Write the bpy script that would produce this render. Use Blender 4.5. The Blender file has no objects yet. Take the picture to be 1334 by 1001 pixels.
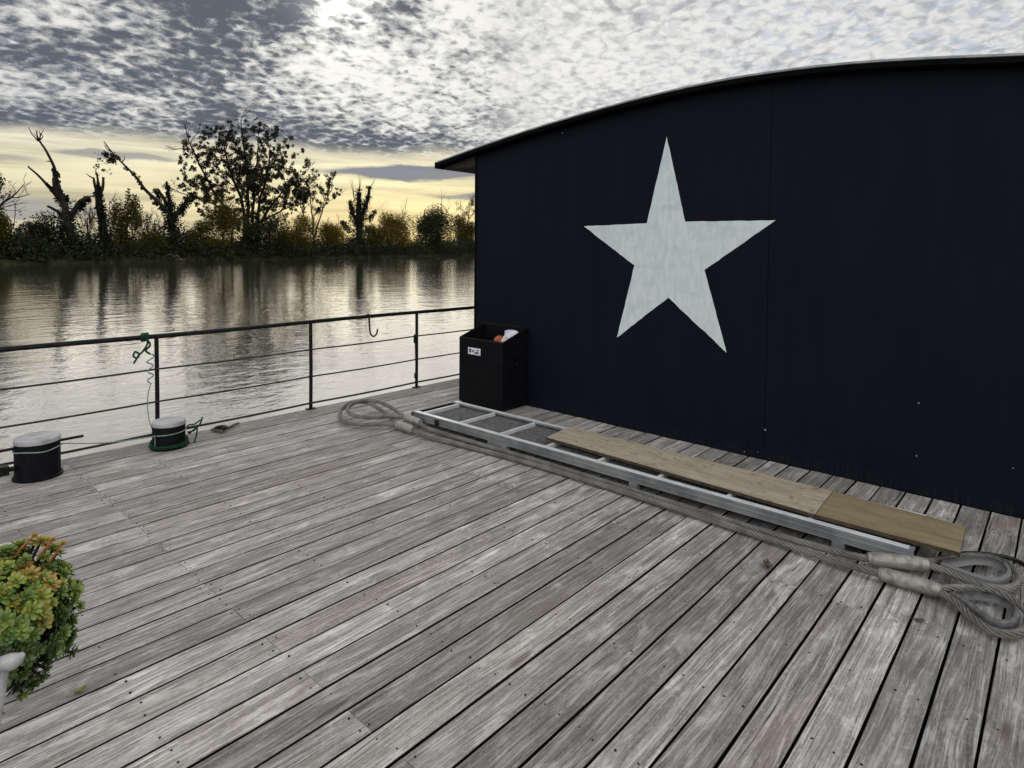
import bpy, math, random
import numpy as np
from mathutils import Vector, Matrix

rnd = random.Random(7)
rng = np.random.default_rng(11)
S = bpy.context.scene
C = S.collection
R = math.radians

# ------------------------------------------------------------------ camera
H = 1.55
F, PIT, ROLL, YAW, CY = 814.58, 0.0336, 0.00827, 0.7302, 350.67
fw = Vector((math.cos(YAW) * math.cos(PIT), math.sin(YAW) * math.cos(PIT), -math.sin(PIT)))
r0 = Vector((math.sin(YAW), -math.cos(YAW), 0)); u0 = r0.cross(fw)
rt = math.cos(ROLL) * r0 + math.sin(ROLL) * u0
up = -math.sin(ROLL) * r0 + math.cos(ROLL) * u0
cam = bpy.data.cameras.new('camera')
cam.sensor_width = 36.0; cam.sensor_fit = 'HORIZONTAL'
cam.lens = F / 1334 * 36
cam.shift_y = (CY - 500.5) / 1334
cam.clip_start = 0.05; cam.clip_end = 8000
co = bpy.data.objects.new('camera', cam); C.objects.link(co)
m = Matrix.Identity(4)
for i in range(3):
    m[i][0] = rt[i]; m[i][1] = up[i]; m[i][2] = -fw[i]
m[0][3], m[1][3], m[2][3] = 0, 0, H
co.matrix_world = m
S.camera = co
S.view_settings.view_transform = 'Standard'
S.view_settings.look = 'None'
S.view_settings.exposure = 0.2
S.view_settings.gamma = 1.0
S.view_settings.use_curve_mapping = False

# ------------------------------------------------------------------ node helper
class NT:
    def __init__(self, tree):
        self.t = tree; self.n = tree.nodes; self.l = tree.links
    def put(self, sock, v):
        if isinstance(v, bpy.types.NodeSocket): self.l.new(v, sock)
        elif isinstance(v, (tuple, list)):
            v = tuple(v)
            if len(sock.default_value) == 4 and len(v) == 3: v = v + (1,)
            sock.default_value = v
        else: sock.default_value = v
    def node(self, typ, **kw):
        nd = self.n.new(typ)
        for k, v in kw.items(): setattr(nd, k, v)
        return nd
    def m(self, op, a, b=0.0, c=None, clamp=False):
        nd = self.node('ShaderNodeMath', operation=op, use_clamp=clamp)
        self.put(nd.inputs[0], a); self.put(nd.inputs[1], b)
        if c is not None: self.put(nd.inputs[2], c)
        return nd.outputs[0]
    def vm(self, op, a, b=None, scale=None):
        nd = self.node('ShaderNodeVectorMath', operation=op)
        self.put(nd.inputs[0], a)
        if b is not None: self.put(nd.inputs[1], b)
        if scale is not None: self.put(nd.inputs['Scale'], scale)
        return nd.outputs['Value'] if op in ('DOT_PRODUCT', 'LENGTH') else nd.outputs[0]
    def sep(self, v):
        nd = self.node('ShaderNodeSeparateXYZ'); self.put(nd.inputs[0], v); return nd.outputs
    def com(self, x, y, z):
        nd = self.node('ShaderNodeCombineXYZ')
        for i, v in enumerate((x, y, z)): self.put(nd.inputs[i], v)
        return nd.outputs[0]
    def noise(self, v, scale, detail=4.0, rough=0.5, dist=0.0, color=False):
        nd = self.node('ShaderNodeTexNoise')
        self.put(nd.inputs['Vector'], v); self.put(nd.inputs['Scale'], scale)
        self.put(nd.inputs['Detail'], detail); self.put(nd.inputs['Roughness'], rough)
        self.put(nd.inputs['Distortion'], dist)
        return nd.outputs['Color' if color else 'Fac']
    def ss(self, v, a, b, lo=0.0, hi=1.0):
        nd = self.node('ShaderNodeMapRange', interpolation_type='SMOOTHSTEP')
        self.put(nd.inputs[0], v)
        for i, q in enumerate((a, b, lo, hi)): self.put(nd.inputs[1 + i], q)
        return nd.outputs[0]
    def mix(self, f, a, b, blend='MIX'):
        nd = self.node('ShaderNodeMix', data_type='RGBA', blend_type=blend)
        self.put(nd.inputs[0], f); self.put(nd.inputs[6], a); self.put(nd.inputs[7], b)
        return nd.outputs[2]
    def attr(self, name):
        nd = self.node('ShaderNodeAttribute', attribute_name=name); return nd
    def ramp(self, f, stops):
        nd = self.node('ShaderNodeValToRGB'); self.put(nd.inputs[0], f)
        el = nd.color_ramp.elements
        while len(el) < len(stops): el.new(0.5)
        for e, (p, c) in zip(el, stops):
            e.position = p; e.color = tuple(c) + (1,)
        return nd.outputs[0]

# ------------------------------------------------------------------ sky
SUN = Vector((0.5007, 0.7827, 0.3695)).normalized()
W = bpy.data.worlds.new('World'); S.world = W; W.use_nodes = True
t = NT(W.node_tree); t.n.clear()
d = t.vm('NORMALIZE', t.node('ShaderNodeTexCoord').outputs['Generated'])
x, y, z = t.sep(d)
zc = t.m('ADD', t.m('MAXIMUM', z, 0.0), 0.20)       # the sheet curves down towards the horizon
# cloud sheet overhead: directions carried up to a level plane
u = t.m('DIVIDE', x, zc); v = t.m('DIVIDE', y, zc)
uv = t.com(u, v, 0.0)
# puffs stretched a little along one wind direction
wa = R(25)
us = t.m('ADD', t.m('MULTIPLY', u, math.cos(wa)), t.m('MULTIPLY', v, math.sin(wa)))
vs = t.m('SUBTRACT', t.m('MULTIPLY', v, math.cos(wa)), t.m('MULTIPLY', u, math.sin(wa)))
uw = t.com(t.m('MULTIPLY', us, 3.3), t.m('MULTIPLY', vs, 3.5), 0.37)
az = t.m('ARCTAN2', y, x)
sdot = t.m('MAXIMUM', t.vm('DOT_PRODUCT', d, tuple(SUN)), 0.0)
glow = t.m('POWER', sdot, 650.0)
glow2 = t.m('POWER', sdot, 9.0)
wv = t.noise(uw, 3.2, 4.0, 0.6, 0.0, color=True)
uq = t.vm('ADD', uw, t.vm('SCALE', t.vm('SUBTRACT', wv, (0.5, 0.5, 0.5)), scale=0.24))
vo = t.node('ShaderNodeTexVoronoi', feature='SMOOTH_F1'); t.put(vo.inputs['Vector'], uq)
vo.inputs['Scale'].default_value = 8.5; vo.inputs['Smoothness'].default_value = 0.55; vo.inputs['Randomness'].default_value = 1.0
n1 = t.noise(uq, 7.0, 6.0, 0.62, 0.35)
n3 = t.noise(uq, 19.0, 4.0, 0.62, 0.2)
n2 = t.noise(uv, 2.0, 4.0, 0.55, 0.3)
puff = t.m('SUBTRACT', 0.92, t.m('MULTIPLY', vo.outputs['Distance'], 1.15))          # 1 at the heart of a puff
pf = t.m('ADD', t.m('ADD', t.m('MULTIPLY', puff, 0.26), t.m('MULTIPLY', n1, 0.50)), t.m('MULTIPLY', n3, 0.24))
da = t.m('SUBTRACT', az, R(72))
heavy = t.m('EXPONENT', t.m('MULTIPLY', t.m('MULTIPLY', da, da), -5.0))
T = t.m('ADD', t.m('MULTIPLY', t.m('SUBTRACT', n2, 0.5), 1.9), t.m('MULTIPLY', heavy, 0.40))
T = t.m('SUBTRACT', T, t.m('MULTIPLY', glow, 0.30))
T = t.m('SUBTRACT', T, 0.10)
# heavy sheet: puffs are dark and light breaks through between them
lightc = t.mix(glow2, (0.56, 0.56, 0.56), (0.86, 0.845, 0.80))
darkc = t.mix(glow2, (0.105, 0.12, 0.155), (0.105, 0.118, 0.14))
nb = t.noise(uq, 3.0, 4.0, 0.6, 0.3)
ka2 = t.ss(t.m('ADD', t.m('ADD', pf, t.m('MULTIPLY', t.m('SUBTRACT', nb, 0.5), 0.35)), t.m('MULTIPLY', T, 0.44)), 0.33, 0.69)
ca = t.mix(ka2, lightc, darkc)
# thin sheet: white puffs with grey blue between
uo = t.vm('ADD', uq, (13.7, 5.2, 3.1))
vb = t.node('ShaderNodeTexVoronoi', feature='SMOOTH_F1'); t.put(vb.inputs['Vector'], uo)
vb.inputs['Scale'].default_value = 9.5; vb.inputs['Smoothness'].default_value = 0.8
pb_ = t.m('ADD', t.m('MULTIPLY', t.m('SUBTRACT', 0.92, t.m('MULTIPLY', vb.outputs['Distance'], 1.15)), 0.34), t.m('MULTIPLY', t.noise(uo, 7.5, 6.0, 0.66, 0.3), 0.66))
kb = t.ss(t.m('ADD', pb_, t.m('MULTIPLY', t.m('SUBTRACT', n2, 0.5), 0.50)), 0.20, 0.58)
cb = t.mix(kb, t.mix(glow2, (0.31, 0.325, 0.36), (0.40, 0.40, 0.395)), t.mix(glow2, (0.68, 0.675, 0.665), (0.86, 0.845, 0.80)))
thin = t.ss(az, R(47), R(36))
cl = t.mix(thin, ca, cb)
cl = t.vm('ADD', cl, t.vm('SCALE', (1.0, 0.97, 0.9), scale=t.m('MULTIPLY', glow, t.m('SUBTRACT', 0.85, t.m('MULTIPLY', ka2, 0.55)))))
# the unseen sky behind the viewer: brightened to light the deck and star
front = t.vm('DOT_PRODUCT', d, (0.745, 0.667, 0.0))
back = t.ss(front, 0.35, -0.5)
cl = t.vm('SCALE', cl, scale=t.m('ADD', 1.0, t.m('MULTIPLY', back, 1.15)))
# clear blue through the thin places
sky = t.node('ShaderNodeTexSky', sky_type='NISHITA')
sky.sun_disc = False; sky.sun_elevation = R(21.7); sky.sun_rotation = R(90 - 57.4)
sky.air_density = 1.0; sky.dust_density = 1.0; sky.ozone_density = 1.0
blue = t.vm('SCALE', sky.outputs[0], scale=0.1)
da2 = t.m('SUBTRACT', az, R(10))
clear = t.m('EXPONENT', t.m('MULTIPLY', t.m('MULTIPLY', da2, da2), -9.0))
n4 = t.noise(uq, 5.0, 4.0, 0.55, 0.3)
hole = t.m('MULTIPLY', clear, t.m('MULTIPLY', t.ss(n4, 0.48, 0.60), t.ss(pf, 0.56, 0.40)), clamp=True)
cl = t.mix(t.m('MULTIPLY', hole, 0.42), cl, t.mix(0.45, blue, (0.26, 0.33, 0.48)))
# pale yellow band under the edge of the sheet, with level streaks
ne = t.noise(t.com(t.m('MULTIPLY', az, 3.0), t.m('MULTIPLY', z, 14.0), 1.7), 2.2, 6.0, 0.62, 0.3)
lowm = t.ss(t.m('ADD', z, t.m('MULTIPLY', t.m('SUBTRACT', ne, 0.5), 0.045)), 0.134, 0.158)
warm = t.m('EXPONENT', t.m('MULTIPLY', t.m('POWER', t.m('SUBTRACT', az, R(50)), 2.0), -7.0))
lowr = t.ramp(t.m('DIVIDE', z, 0.2), [(0.0, (0.82, 0.62, 0.26)), (0.30, (0.92, 0.76, 0.39)), (0.55, (0.89, 0.80, 0.50)), (0.75, (0.81, 0.765, 0.57)), (1.0, (0.62, 0.62, 0.57))])
lowg = t.ramp(t.m('DIVIDE', z, 0.2), [(0.0, (0.42, 0.40, 0.35)), (0.45, (0.66, 0.61, 0.43)), (0.75, (0.74, 0.71, 0.56)), (1.0, (0.58, 0.58, 0.55))])
low = t.mix(warm, lowg, lowr)
st = t.noise(t.com(t.m('MULTIPLY', az, 1.6), t.m('MULTIPLY', z, 34.0), 4.2), 2.0, 5.0, 0.6, 0.5)
low = t.vm('SCALE', low, scale=t.ss(st, 0.30, 0.66, 0.72, 1.10))
def streak(a0, z0, wa_, wz_, amt):
    a_ = t.m('DIVIDE', t.m('SUBTRACT', az, R(a0)), R(wa_))
    zz = t.m('SUBTRACT', t.m('ADD', z, t.m('MULTIPLY', t.m('SUBTRACT', ne, 0.5), 0.03)), z0)
    zz = t.m('DIVIDE', zz, wz_)
    e = t.m('EXPONENT', t.m('MULTIPLY', t.m('ADD', t.m('MULTIPLY', a_, a_), t.m('MULTIPLY', zz, zz)), -1.0))
    return t.m('MULTIPLY', t.ss(e, 0.25, 0.65), amt)
for a0, z0, wa_, wz_, amt in ((50.5, 0.115, 9.5, 0.012, 0.92), (44, 0.083, 6.0, 0.006, 0.7), (74, 0.117, 4.6, 0.006, 0.62), (83, 0.105, 4.5, 0.006, 0.35), (79.5, 0.043, 5.5, 0.016, 0.6)):
    low = t.mix(streak(a0, z0, wa_, wz_, amt), low, (0.185, 0.20, 0.245))
out = t.mix(lowm, low, cl)
out = t.vm('SCALE', out, scale=10.0)
bg = t.node('ShaderNodeBackground'); t.put(bg.inputs[0], out); bg.inputs[1].default_value = 0.1
wo = t.node('ShaderNodeOutputWorld'); t.l.new(bg.outputs[0], wo.inputs[0])

sl = bpy.data.lights.new('sun', 'SUN'); sl.energy = 0.5; sl.angle = R(50); sl.color = (1.0, 0.94, 0.84)
so = bpy.data.objects.new('sun', sl); C.objects.link(so)
so.rotation_euler = (-SUN).to_track_quat('-Z', 'Y').to_euler()

# ------------------------------------------------------------------ mesh helpers
class MB:
    def __init__(self): self.v = []; self.f = []; self.mi = []; self.col = []; self.cur = 0; self.c = (0.5, 0.5, 0.5, 1)
    def add(self, vs, fs):
        o = len(self.v); self.v += [tuple(p) for p in vs]
        for f in fs:
            self.f.append([o + i for i in f]); self.mi.append(self.cur); self.col.append(self.c)
    def box(self, lo, hi, M=None):
        (a, b, c), (p, q, r) = lo, hi
        vs = [(a, b, c), (p, b, c), (p, q, c), (a, q, c), (a, b, r), (p, b, r), (p, q, r), (a, q, r)]
        if M is not None: vs = [M @ Vector(w) for w in vs]
        self.add(vs, [(0, 3, 2, 1), (4, 5, 6, 7), (0, 1, 5, 4), (1, 2, 6, 5), (2, 3, 7, 6), (3, 0, 4, 7)])
    def prism(self, poly, vec):
        n = len(poly); vec = Vector(vec)
        vs = [Vector(p) for p in poly] + [Vector(p) + vec for p in poly]
        self.add(vs, [tuple(range(n))[::-1], tuple(range(n, 2 * n))] + [(i, (i + 1) % n, n + (i + 1) % n, n + i) for i in range(n)])
    def tube(self, path, rad, sides=8, closed=False, caps=True):
        P = [Vector(p) for p in path]; n = len(P)
        if not hasattr(rad, '__len__'): rad = [rad] * n
        T = []
        for i in range(n):
            if closed: a, b = P[i - 1], P[(i + 1) % n]
            else: a, b = P[max(i - 1, 0)], P[min(i + 1, n - 1)]
            T.append((b - a).normalized() if (b - a).length > 1e-9 else Vector((0, 0, 1)))
        ref = Vector((0, 0, 1)) if abs(T[0].z) < 0.9 else Vector((1, 0, 0))
        N = (ref - T[0] * ref.dot(T[0])).normalized()
        vs = []
        for i in range(n):
            N = N - T[i] * N.dot(T[i])
            N = N.normalized() if N.length > 1e-6 else T[i].orthogonal().normalized()
            B = T[i].cross(N)
            for j in range(sides):
                a = 2 * math.pi * j / sides
                vs.append(P[i] + (N * math.cos(a) + B * math.sin(a)) * rad[i])
        fs = []
        for i in range(n if closed else n - 1):
            k = (i + 1) % n
            for j in range(sides):
                l = (j + 1) % sides
                fs.append((i * sides + j, i * sides + l, k * sides + l, k * sides + j))
        if not closed and caps:
            fs.append(tuple(range(sides))[::-1]); fs.append(tuple(range((n - 1) * sides, n * sides)))
        self.add(vs, fs)
    def lathe(self, prof, sides=40, c=(0, 0, 0), caps=True):
        vs = []; n = len(prof)
        for (r, h) in prof:
            for j in range(sides):
                a = 2 * math.pi * j / sides
                vs.append((c[0] + r * math.cos(a), c[1] + r * math.sin(a), c[2] + h))
        fs = [(i * sides + j, i * sides + (j + 1) % sides, (i + 1) * sides + (j + 1) % sides, (i + 1) * sides + j) for i in range(n - 1) for j in range(sides)]
        if caps: fs += [tuple(range(sides))[::-1], tuple(range((n - 1) * sides, n * sides))]
        self.add(vs, fs)
    def build(self, name, mats, parent=None, smooth=None, loc=None, bevel=None, colattr=None):
        me = bpy.data.meshes.new(name)
        me.from_pydata(self.v, [], self.f)
        if not isinstance(mats, (list, tuple)): mats = [mats]
        for mm in mats: me.materials.append(mm)
        me.polygons.foreach_set('material_index', self.mi)
        if colattr:
            a = me.attributes.new(colattr, 'FLOAT_COLOR', 'FACE')
            a.data.foreach_set('color', np.array(self.col, dtype=np.float32).ravel())
        me.update()
        o = bpy.data.objects.new(name, me); C.objects.link(o)
        if parent: o.parent = parent
        if loc: o.location = loc
        if smooth is not None:
            me.polygons.foreach_set('use_smooth', [True] * len(me.polygons))
            me.set_sharp_from_angle(angle=R(smooth))
        if bevel:
            b = o.modifiers.new('bevel', 'BEVEL'); b.width = bevel; b.segments = 2; b.limit_method = 'ANGLE'
        return o

def tag(o, label=None, cat=None, group=None, kind=None):
    if label: o['label'] = label
    if cat: o['category'] = cat
    if group: o['group'] = group
    if kind: o['kind'] = kind
    return o
def thing(name, label, cat, loc=(0, 0, 0), rz=0.0, group=None):
    o = bpy.data.objects.new(name, None); C.objects.link(o)
    o.empty_display_size = 0.2; o.location = loc; o.rotation_euler = (0, 0, rz)
    return tag(o, label, cat, group)
def spline(pts, step=0.02, closed=False):
    P = [Vector(p) for p in pts]; n = len(P); out = []
    rngi = range(n if closed else n - 1)
    for i in rngi:
        if closed: a, b, c, e = P[(i - 1) % n], P[i], P[(i + 1) % n], P[(i + 2) % n]
        else: a, b, c, e = P[max(i - 1, 0)], P[i], P[i + 1], P[min(i + 2, n - 1)]
        k = max(2, int((c - b).length / step))
        for j in range(k):
            s = j / k; s2 = s * s; s3 = s2 * s
            out.append(0.5 * ((2 * b) + (c - a) * s + (2 * a - 5 * b + 4 * c - e) * s2 + (3 * b - a - 3 * c + e) * s3))
    if not closed: out.append(P[-1])
    return out

# ------------------------------------------------------------------ materials
def mat(name):
    mm = bpy.data.materials.new(name); mm.use_nodes = True
    t = NT(mm.node_tree); b = t.n['Principled BSDF']
    return mm, t, b
def obj_co(t): return t.node('ShaderNodeTexCoord').outputs['Object']
def bump(t, b, h, strength=0.3, dist=0.01):
    nd = t.node('ShaderNodeBump'); nd.inputs['Strength'].default_value = strength
    nd.inputs['Distance'].default_value = dist; t.put(nd.inputs['Height'], h)
    t.l.new(nd.outputs[0], b.inputs['Normal'])
def simple(name, c1, c2, rough=0.6, metal=0.0, scale=12.0, spec=0.5, bmp=0.15, detail=5.0, lo=0.35, hi=0.65):
    mm, t, b = mat(name); p = obj_co(t)
    n = t.noise(p, scale, detail, 0.6, 0.2)
    t.put(b.inputs['Base Color'], t.mix(t.ss(n, lo, hi), c1, c2))
    b.inputs['Roughness'].default_value = rough; b.inputs['Metallic'].default_value = metal
    b.inputs['Specular IOR Level'].default_value = spec
    if bmp: bump(t, b, t.noise(p, scale * 6, 3.0), bmp, 0.003)
    return mm

M = {}
# weathered deck boards
mm, t, b = mat('weathered_wood'); M['deck'] = mm
p = obj_co(t); at = t.attr('plank'); pr, pg, pb = t.sep(at.outputs['Color'])
off = t.com(t.m('MULTIPLY', pr, 37.0), t.m('MULTIPLY', pg, 19.0), t.m('MULTIPLY', pb, 11.0))
q = t.vm('ADD', p, off)
warp = t.noise(t.vm('MULTIPLY', q, (0.9, 5.0, 1.0)), 1.0, 2.0, 0.5)
qx, qy, qz = t.sep(q)
qy2 = t.m('ADD', qy, t.m('MULTIPLY', t.m('SUBTRACT', warp, 0.5), 0.10))
qg = t.com(qx, qy2, qz)
fine = t.noise(t.vm('MULTIPLY', qg, (2.6, 190.0, 30.0)), 1.0, 4.0, 0.68, 0.2)
fine2 = t.noise(t.vm('MULTIPLY', t.vm('ADD', qg, (5.0, 3.0, 1.0)), (3.4, 120.0, 30.0)), 1.0, 4.0, 0.66, 0.3)
mid = t.noise(t.vm('MULTIPLY', qg, (2.0, 60.0, 8.0)), 1.0, 6.0, 0.68, 0.5)
blotch = t.noise(t.vm('MULTIPLY', q, (4.5, 11.0, 3.0)), 1.0, 7.0, 0.72, 0.5)
patch = t.noise(t.vm('MULTIPLY', q, (1.3, 3.4, 1.0)), 1.0, 5.0, 0.62, 0.4)
speck = t.noise(t.vm('MULTIPLY', q, (55.0, 130.0, 40.0)), 1.0, 4.0, 0.65)
base = t.ramp(mid, [(0.27, (0.085, 0.079, 0.075)), (0.43, (0.205, 0.194, 0.184)), (0.57, (0.305, 0.292, 0.279)), (0.73, (0.46, 0.446, 0.43))])
base = t.mix(t.ss(fine, 0.50, 0.63, 0.0, 0.80), base, (0.092, 0.083, 0.076))
base = t.mix(t.ss(fine2, 0.52, 0.64, 0.0, 0.68), base, (0.54, 0.53, 0.515))
base = t.mix(t.m('MULTIPLY', t.ss(blotch, 0.52, 0.66, 0.0, 0.78), t.ss(t.m('ADD', fine2, mid), 0.80, 1.12, 0.25, 1.0)), base, (0.58, 0.57, 0.557))
base = t.mix(t.m('MULTIPLY', t.ss(blotch, 0.50, 0.38), t.ss(speck, 0.42, 0.58, 0.12, 0.78)), base, (0.105, 0.096, 0.090))
base = t.mix(t.ss(speck, 0.50, 0.64, 0.0, 0.30), base, (0.52, 0.508, 0.492))
base = t.mix(t.ss(patch, 0.56, 0.70, 0.0, 0.55), base, t.mix(speck, (0.11, 0.095, 0.085), (0.30, 0.262, 0.23)))
crk = t.noise(t.vm('MULTIPLY', qg, (1.6, 95.0, 4.0)), 1.0, 2.0, 0.5, 0.2)
base = t.mix(t.m('MULTIPLY', t.ss(crk, 0.685, 0.72), t.ss(patch, 0.40, 0.55)), base, (0.03, 0.027, 0.025))
kn = t.node('ShaderNodeTexVoronoi', feature='F1'); t.put(kn.inputs['Vector'], t.vm('MULTIPLY', q, (0.9, 4.2, 0.0))); kn.inputs['Scale'].default_value = 1.0
base = t.mix(t.m('MULTIPLY', t.ss(kn.outputs['Distance'], 0.085, 0.03), 0.7), base, (0.085, 0.068, 0.055))
base = t.mix(t.m('MULTIPLY', t.ss(pg, 0.55, 1.0), 0.20), base, t.vm('MULTIPLY', base, (1.12, 0.93, 0.84)))
base = t.vm('SCALE', base, scale=t.m('ADD', 0.76, t.m('MULTIPLY', pr, 0.62)))
t.put(b.inputs['Base Color'], base)
b.inputs['Specular IOR Level'].default_value = 0.28
t.put(b.inputs['Roughness'], t.ss(blotch, 0.3, 0.7, 0.62, 0.85))
bump(t, b, t.m('ADD', t.m('MULTIPLY', fine, 0.6), mid), 0.5, 0.005)

M['under'] = simple('gap_shade', (0.006, 0.006, 0.006), (0.012, 0.011, 0.01), 0.9, spec=0.1)  # near-black colour that puts shade into the gaps between boards
M['nail'] = simple('rusty_nail', (0.012, 0.011, 0.010), (0.03, 0.024, 0.02), 0.7, 0.3, 200, 0.2)
M['hull'] = simple('black_hull', (0.010, 0.011, 0.013), (0.02, 0.02, 0.022), 0.5, 0, 3)

# navy painted panels
mm, t, b = mat('navy_paint'); M['navy'] = mm
p = obj_co(t)
n = t.noise(t.vm('MULTIPLY', p, (6.0, 6.0, 1.0)), 1.0, 5.0, 0.6)
f = t.noise(t.vm('MULTIPLY', p, (60.0, 60.0, 9.0)), 1.0, 4.0, 0.6)
big = t.noise(p, 1.1, 4.0, 0.6, 0.5)
sc_ = t.noise(t.vm('MULTIPLY', p, (9.0, 9.0, 30.0)), 1.0, 6.0, 0.75, 1.0)
pz = t.sep(p)[2]
c = t.mix(n, (0.0036, 0.0054, 0.0100), (0.0076, 0.0104, 0.0172))
c = t.mix(t.ss(big, 0.40, 0.65, 0.0, 0.4), c, (0.0078, 0.0098, 0.0148))
c = t.mix(t.ss(sc_, 0.70, 0.78, 0.0, 0.25), c, (0.03, 0.033, 0.04))
splash = t.m('MULTIPLY', t.ss(t.m('ADD', pz, t.m('MULTIPLY', t.m('SUBTRACT', n, 0.5), 0.12)), 0.14, 0.0), t.ss(f, 0.45, 0.65))
c = t.mix(t.m('MULTIPLY', splash, 0.35), c, (0.03, 0.029, 0.027))
t.put(b.inputs['Base Color'], c)
t.put(b.inputs['Roughness'], t.ss(f, 0.3, 0.7, 0.46, 0.62))
b.inputs['Specular IOR Level'].default_value = 0.055
bump(t, b, t.m('ADD', f, t.m('MULTIPLY', big, 2.0)), 0.15, 0.004)
# whitish star paint with brush marks
mm, t, b = mat('star_paint'); M['star'] = mm
p = obj_co(t)
n = t.noise(t.vm('MULTIPLY', p, (1.0, 22.0, 6.0)), 1.0, 5.0, 0.62, 0.5)
n2 = t.noise(t.vm('MULTIPLY', p, (1.0, 3.0, 9.0)), 1.0, 4.0, 0.6, 0.3)
c = t.mix(t.ss(n, 0.36, 0.64), (0.58, 0.665, 0.69), (0.68, 0.75, 0.77))
c = t.mix(t.ss(n2, 0.45, 0.7, 0.0, 0.45), c, (0.47, 0.55, 0.58))
n3 = t.noise(t.vm('MULTIPLY', p, (1.0, 60.0, 7.0)), 1.0, 5.0, 0.7, 0.8)
c = t.mix(t.ss(n3, 0.60, 0.72, 0.0, 0.5), c, (0.42, 0.49, 0.52))
t.put(b.inputs['Base Color'], c); b.inputs['Roughness'].default_value = 0.6
b.inputs['Specular IOR Level'].default_value = 0.25
bump(t, b, n, 0.15, 0.002)

M['roof'] = simple('roof_membrane', (0.0025, 0.003, 0.004), (0.005, 0.0055, 0.0065), 0.75, 0, 5, 0.03)
M['edge'] = simple('zinc_edge', (0.20, 0.21, 0.22), (0.32, 0.33, 0.34), 0.45, 0.7, 9)
M['soffit'] = simple('brown_soffit', (0.035, 0.03, 0.027), (0.055, 0.046, 0.04), 0.8, 0, 8, 0.2)
M['black'] = simple('black_paint', (0.004, 0.0045, 0.006), (0.007, 0.0075, 0.009), 0.55, 0, 18, 0.07)
M['rail'] = simple('rail_paint', (0.006, 0.006, 0.007), (0.014, 0.013, 0.013), 0.5, 0.0, 30, 0.15)
M['cable'] = simple('dark_cable', (0.02, 0.019, 0.018), (0.05, 0.047, 0.045), 0.5, 0.6, 60)
M['cap'] = simple('worn_white_paint', (0.24, 0.24, 0.25), (0.40, 0.40, 0.415), 0.6, 0, 9, 0.3, lo=0.3, hi=0.6)
M['alu'] = simple('aluminium', (0.62, 0.63, 0.65), (0.78, 0.79, 0.81), 0.42, 0.25, 7, 0.5, 0.08)
M['alu_worn'] = simple('dull_aluminium', (0.17, 0.178, 0.19), (0.28, 0.288, 0.30), 0.55, 0.3, 6, 0.4, 0.1)
M['grate'] = simple('grey_grating', (0.13, 0.13, 0.135), (0.24, 0.24, 0.245), 0.7, 0.2, 25)
M['rubber'] = simple('black_rubber', (0.008, 0.008, 0.008), (0.018, 0.018, 0.018), 0.8, 0, 20, 0.2)
M['label'] = simple('label_white', (0.62, 0.62, 0.66), (0.74, 0.74, 0.78), 0.6, 0, 20)
M['ink'] = simple('label_ink', (0.05, 0.05, 0.06), (0.09, 0.09, 0.10), 0.7, 0, 20)
M['paper'] = simple('paper', (0.55, 0.55, 0.62), (0.70, 0.70, 0.76), 0.8, 0, 9)
M['redpaper'] = simple('red_wrapper', (0.36, 0.075, 0.045), (0.52, 0.16, 0.09), 0.7, 0, 30)
M['cream'] = simple('cream_paper', (0.58, 0.48, 0.42), (0.70, 0.62, 0.56), 0.8, 0, 20)
M['screw'] = simple('zinc_screw', (0.16, 0.16, 0.16), (0.34, 0.34, 0.33), 0.45, 0.4, 100)
M['green'] = simple('green_rope', (0.004, 0.026, 0.013), (0.010, 0.065, 0.030), 0.8, 0, 60, 0.2)
M['bluecord'] = simple('pale_blue_cord', (0.10, 0.16, 0.19), (0.22, 0.29, 0.33), 0.8, 0, 60, 0.2)
M['line'] = simple('grey_line', (0.14, 0.18, 0.16), (0.26, 0.30, 0.27), 0.8, 0, 60, 0.2)
M['thimble'] = simple('galvanised_thimble', (0.085, 0.087, 0.092), (0.17, 0.172, 0.178), 0.55, 0.2, 25, 0.4)
M['thimble_r'] = simple('rusty_thimble', (0.15, 0.085, 0.055), (0.21, 0.21, 0.21), 0.6, 0.3, 14, 0.4, lo=0.22, hi=0.42)
M['dry'] = simple('dry_leaf', (0.075, 0.05, 0.034), (0.17, 0.12, 0.08), 0.8, 0, 60, 0.2)
M['greenleaf'] = simple('fallen_green_leaf', (0.12, 0.12, 0.04), (0.22, 0.21, 0.08), 0.7, 0, 60, 0.2)
M['stand'] = simple('pale_enamel', (0.26, 0.265, 0.27), (0.44, 0.445, 0.45), 0.5, 0.0, 20)
M['terracotta'] = simple('dark_pot', (0.05, 0.045, 0.04), (0.09, 0.08, 0.07), 0.8, 0, 20)
mm, t, b = mat('wire_rope'); M['rope'] = mm
p = obj_co(t); n = t.noise(p, 9.0, 5.0, 0.6); n2 = t.noise(p, 160.0, 3.0, 0.6)
c = t.mix(t.ss(n, 0.35, 0.65), (0.135, 0.128, 0.118), (0.235, 0.226, 0.212))
c = t.mix(t.ss(n2, 0.50, 0.70, 0.0, 0.7), c, (0.06, 0.055, 0.05))
t.put(b.inputs['Base Color'], c); b.inputs['Roughness'].default_value = 0.62; b.inputs['Metallic'].default_value = 0.25
bump(t, b, n2, 0.3, 0.002)
M['ferrule'] = simple('dull_ferrule', (0.17, 0.158, 0.137), (0.33, 0.315, 0.285), 0.48, 0.3, 28, 0.5, 0.25, lo=0.3, hi=0.6)
M['ferrule_d'] = simple('brown_ferrule', (0.26, 0.225, 0.18), (0.42, 0.385, 0.33), 0.5, 0.3, 28, 0.5, 0.25)
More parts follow.
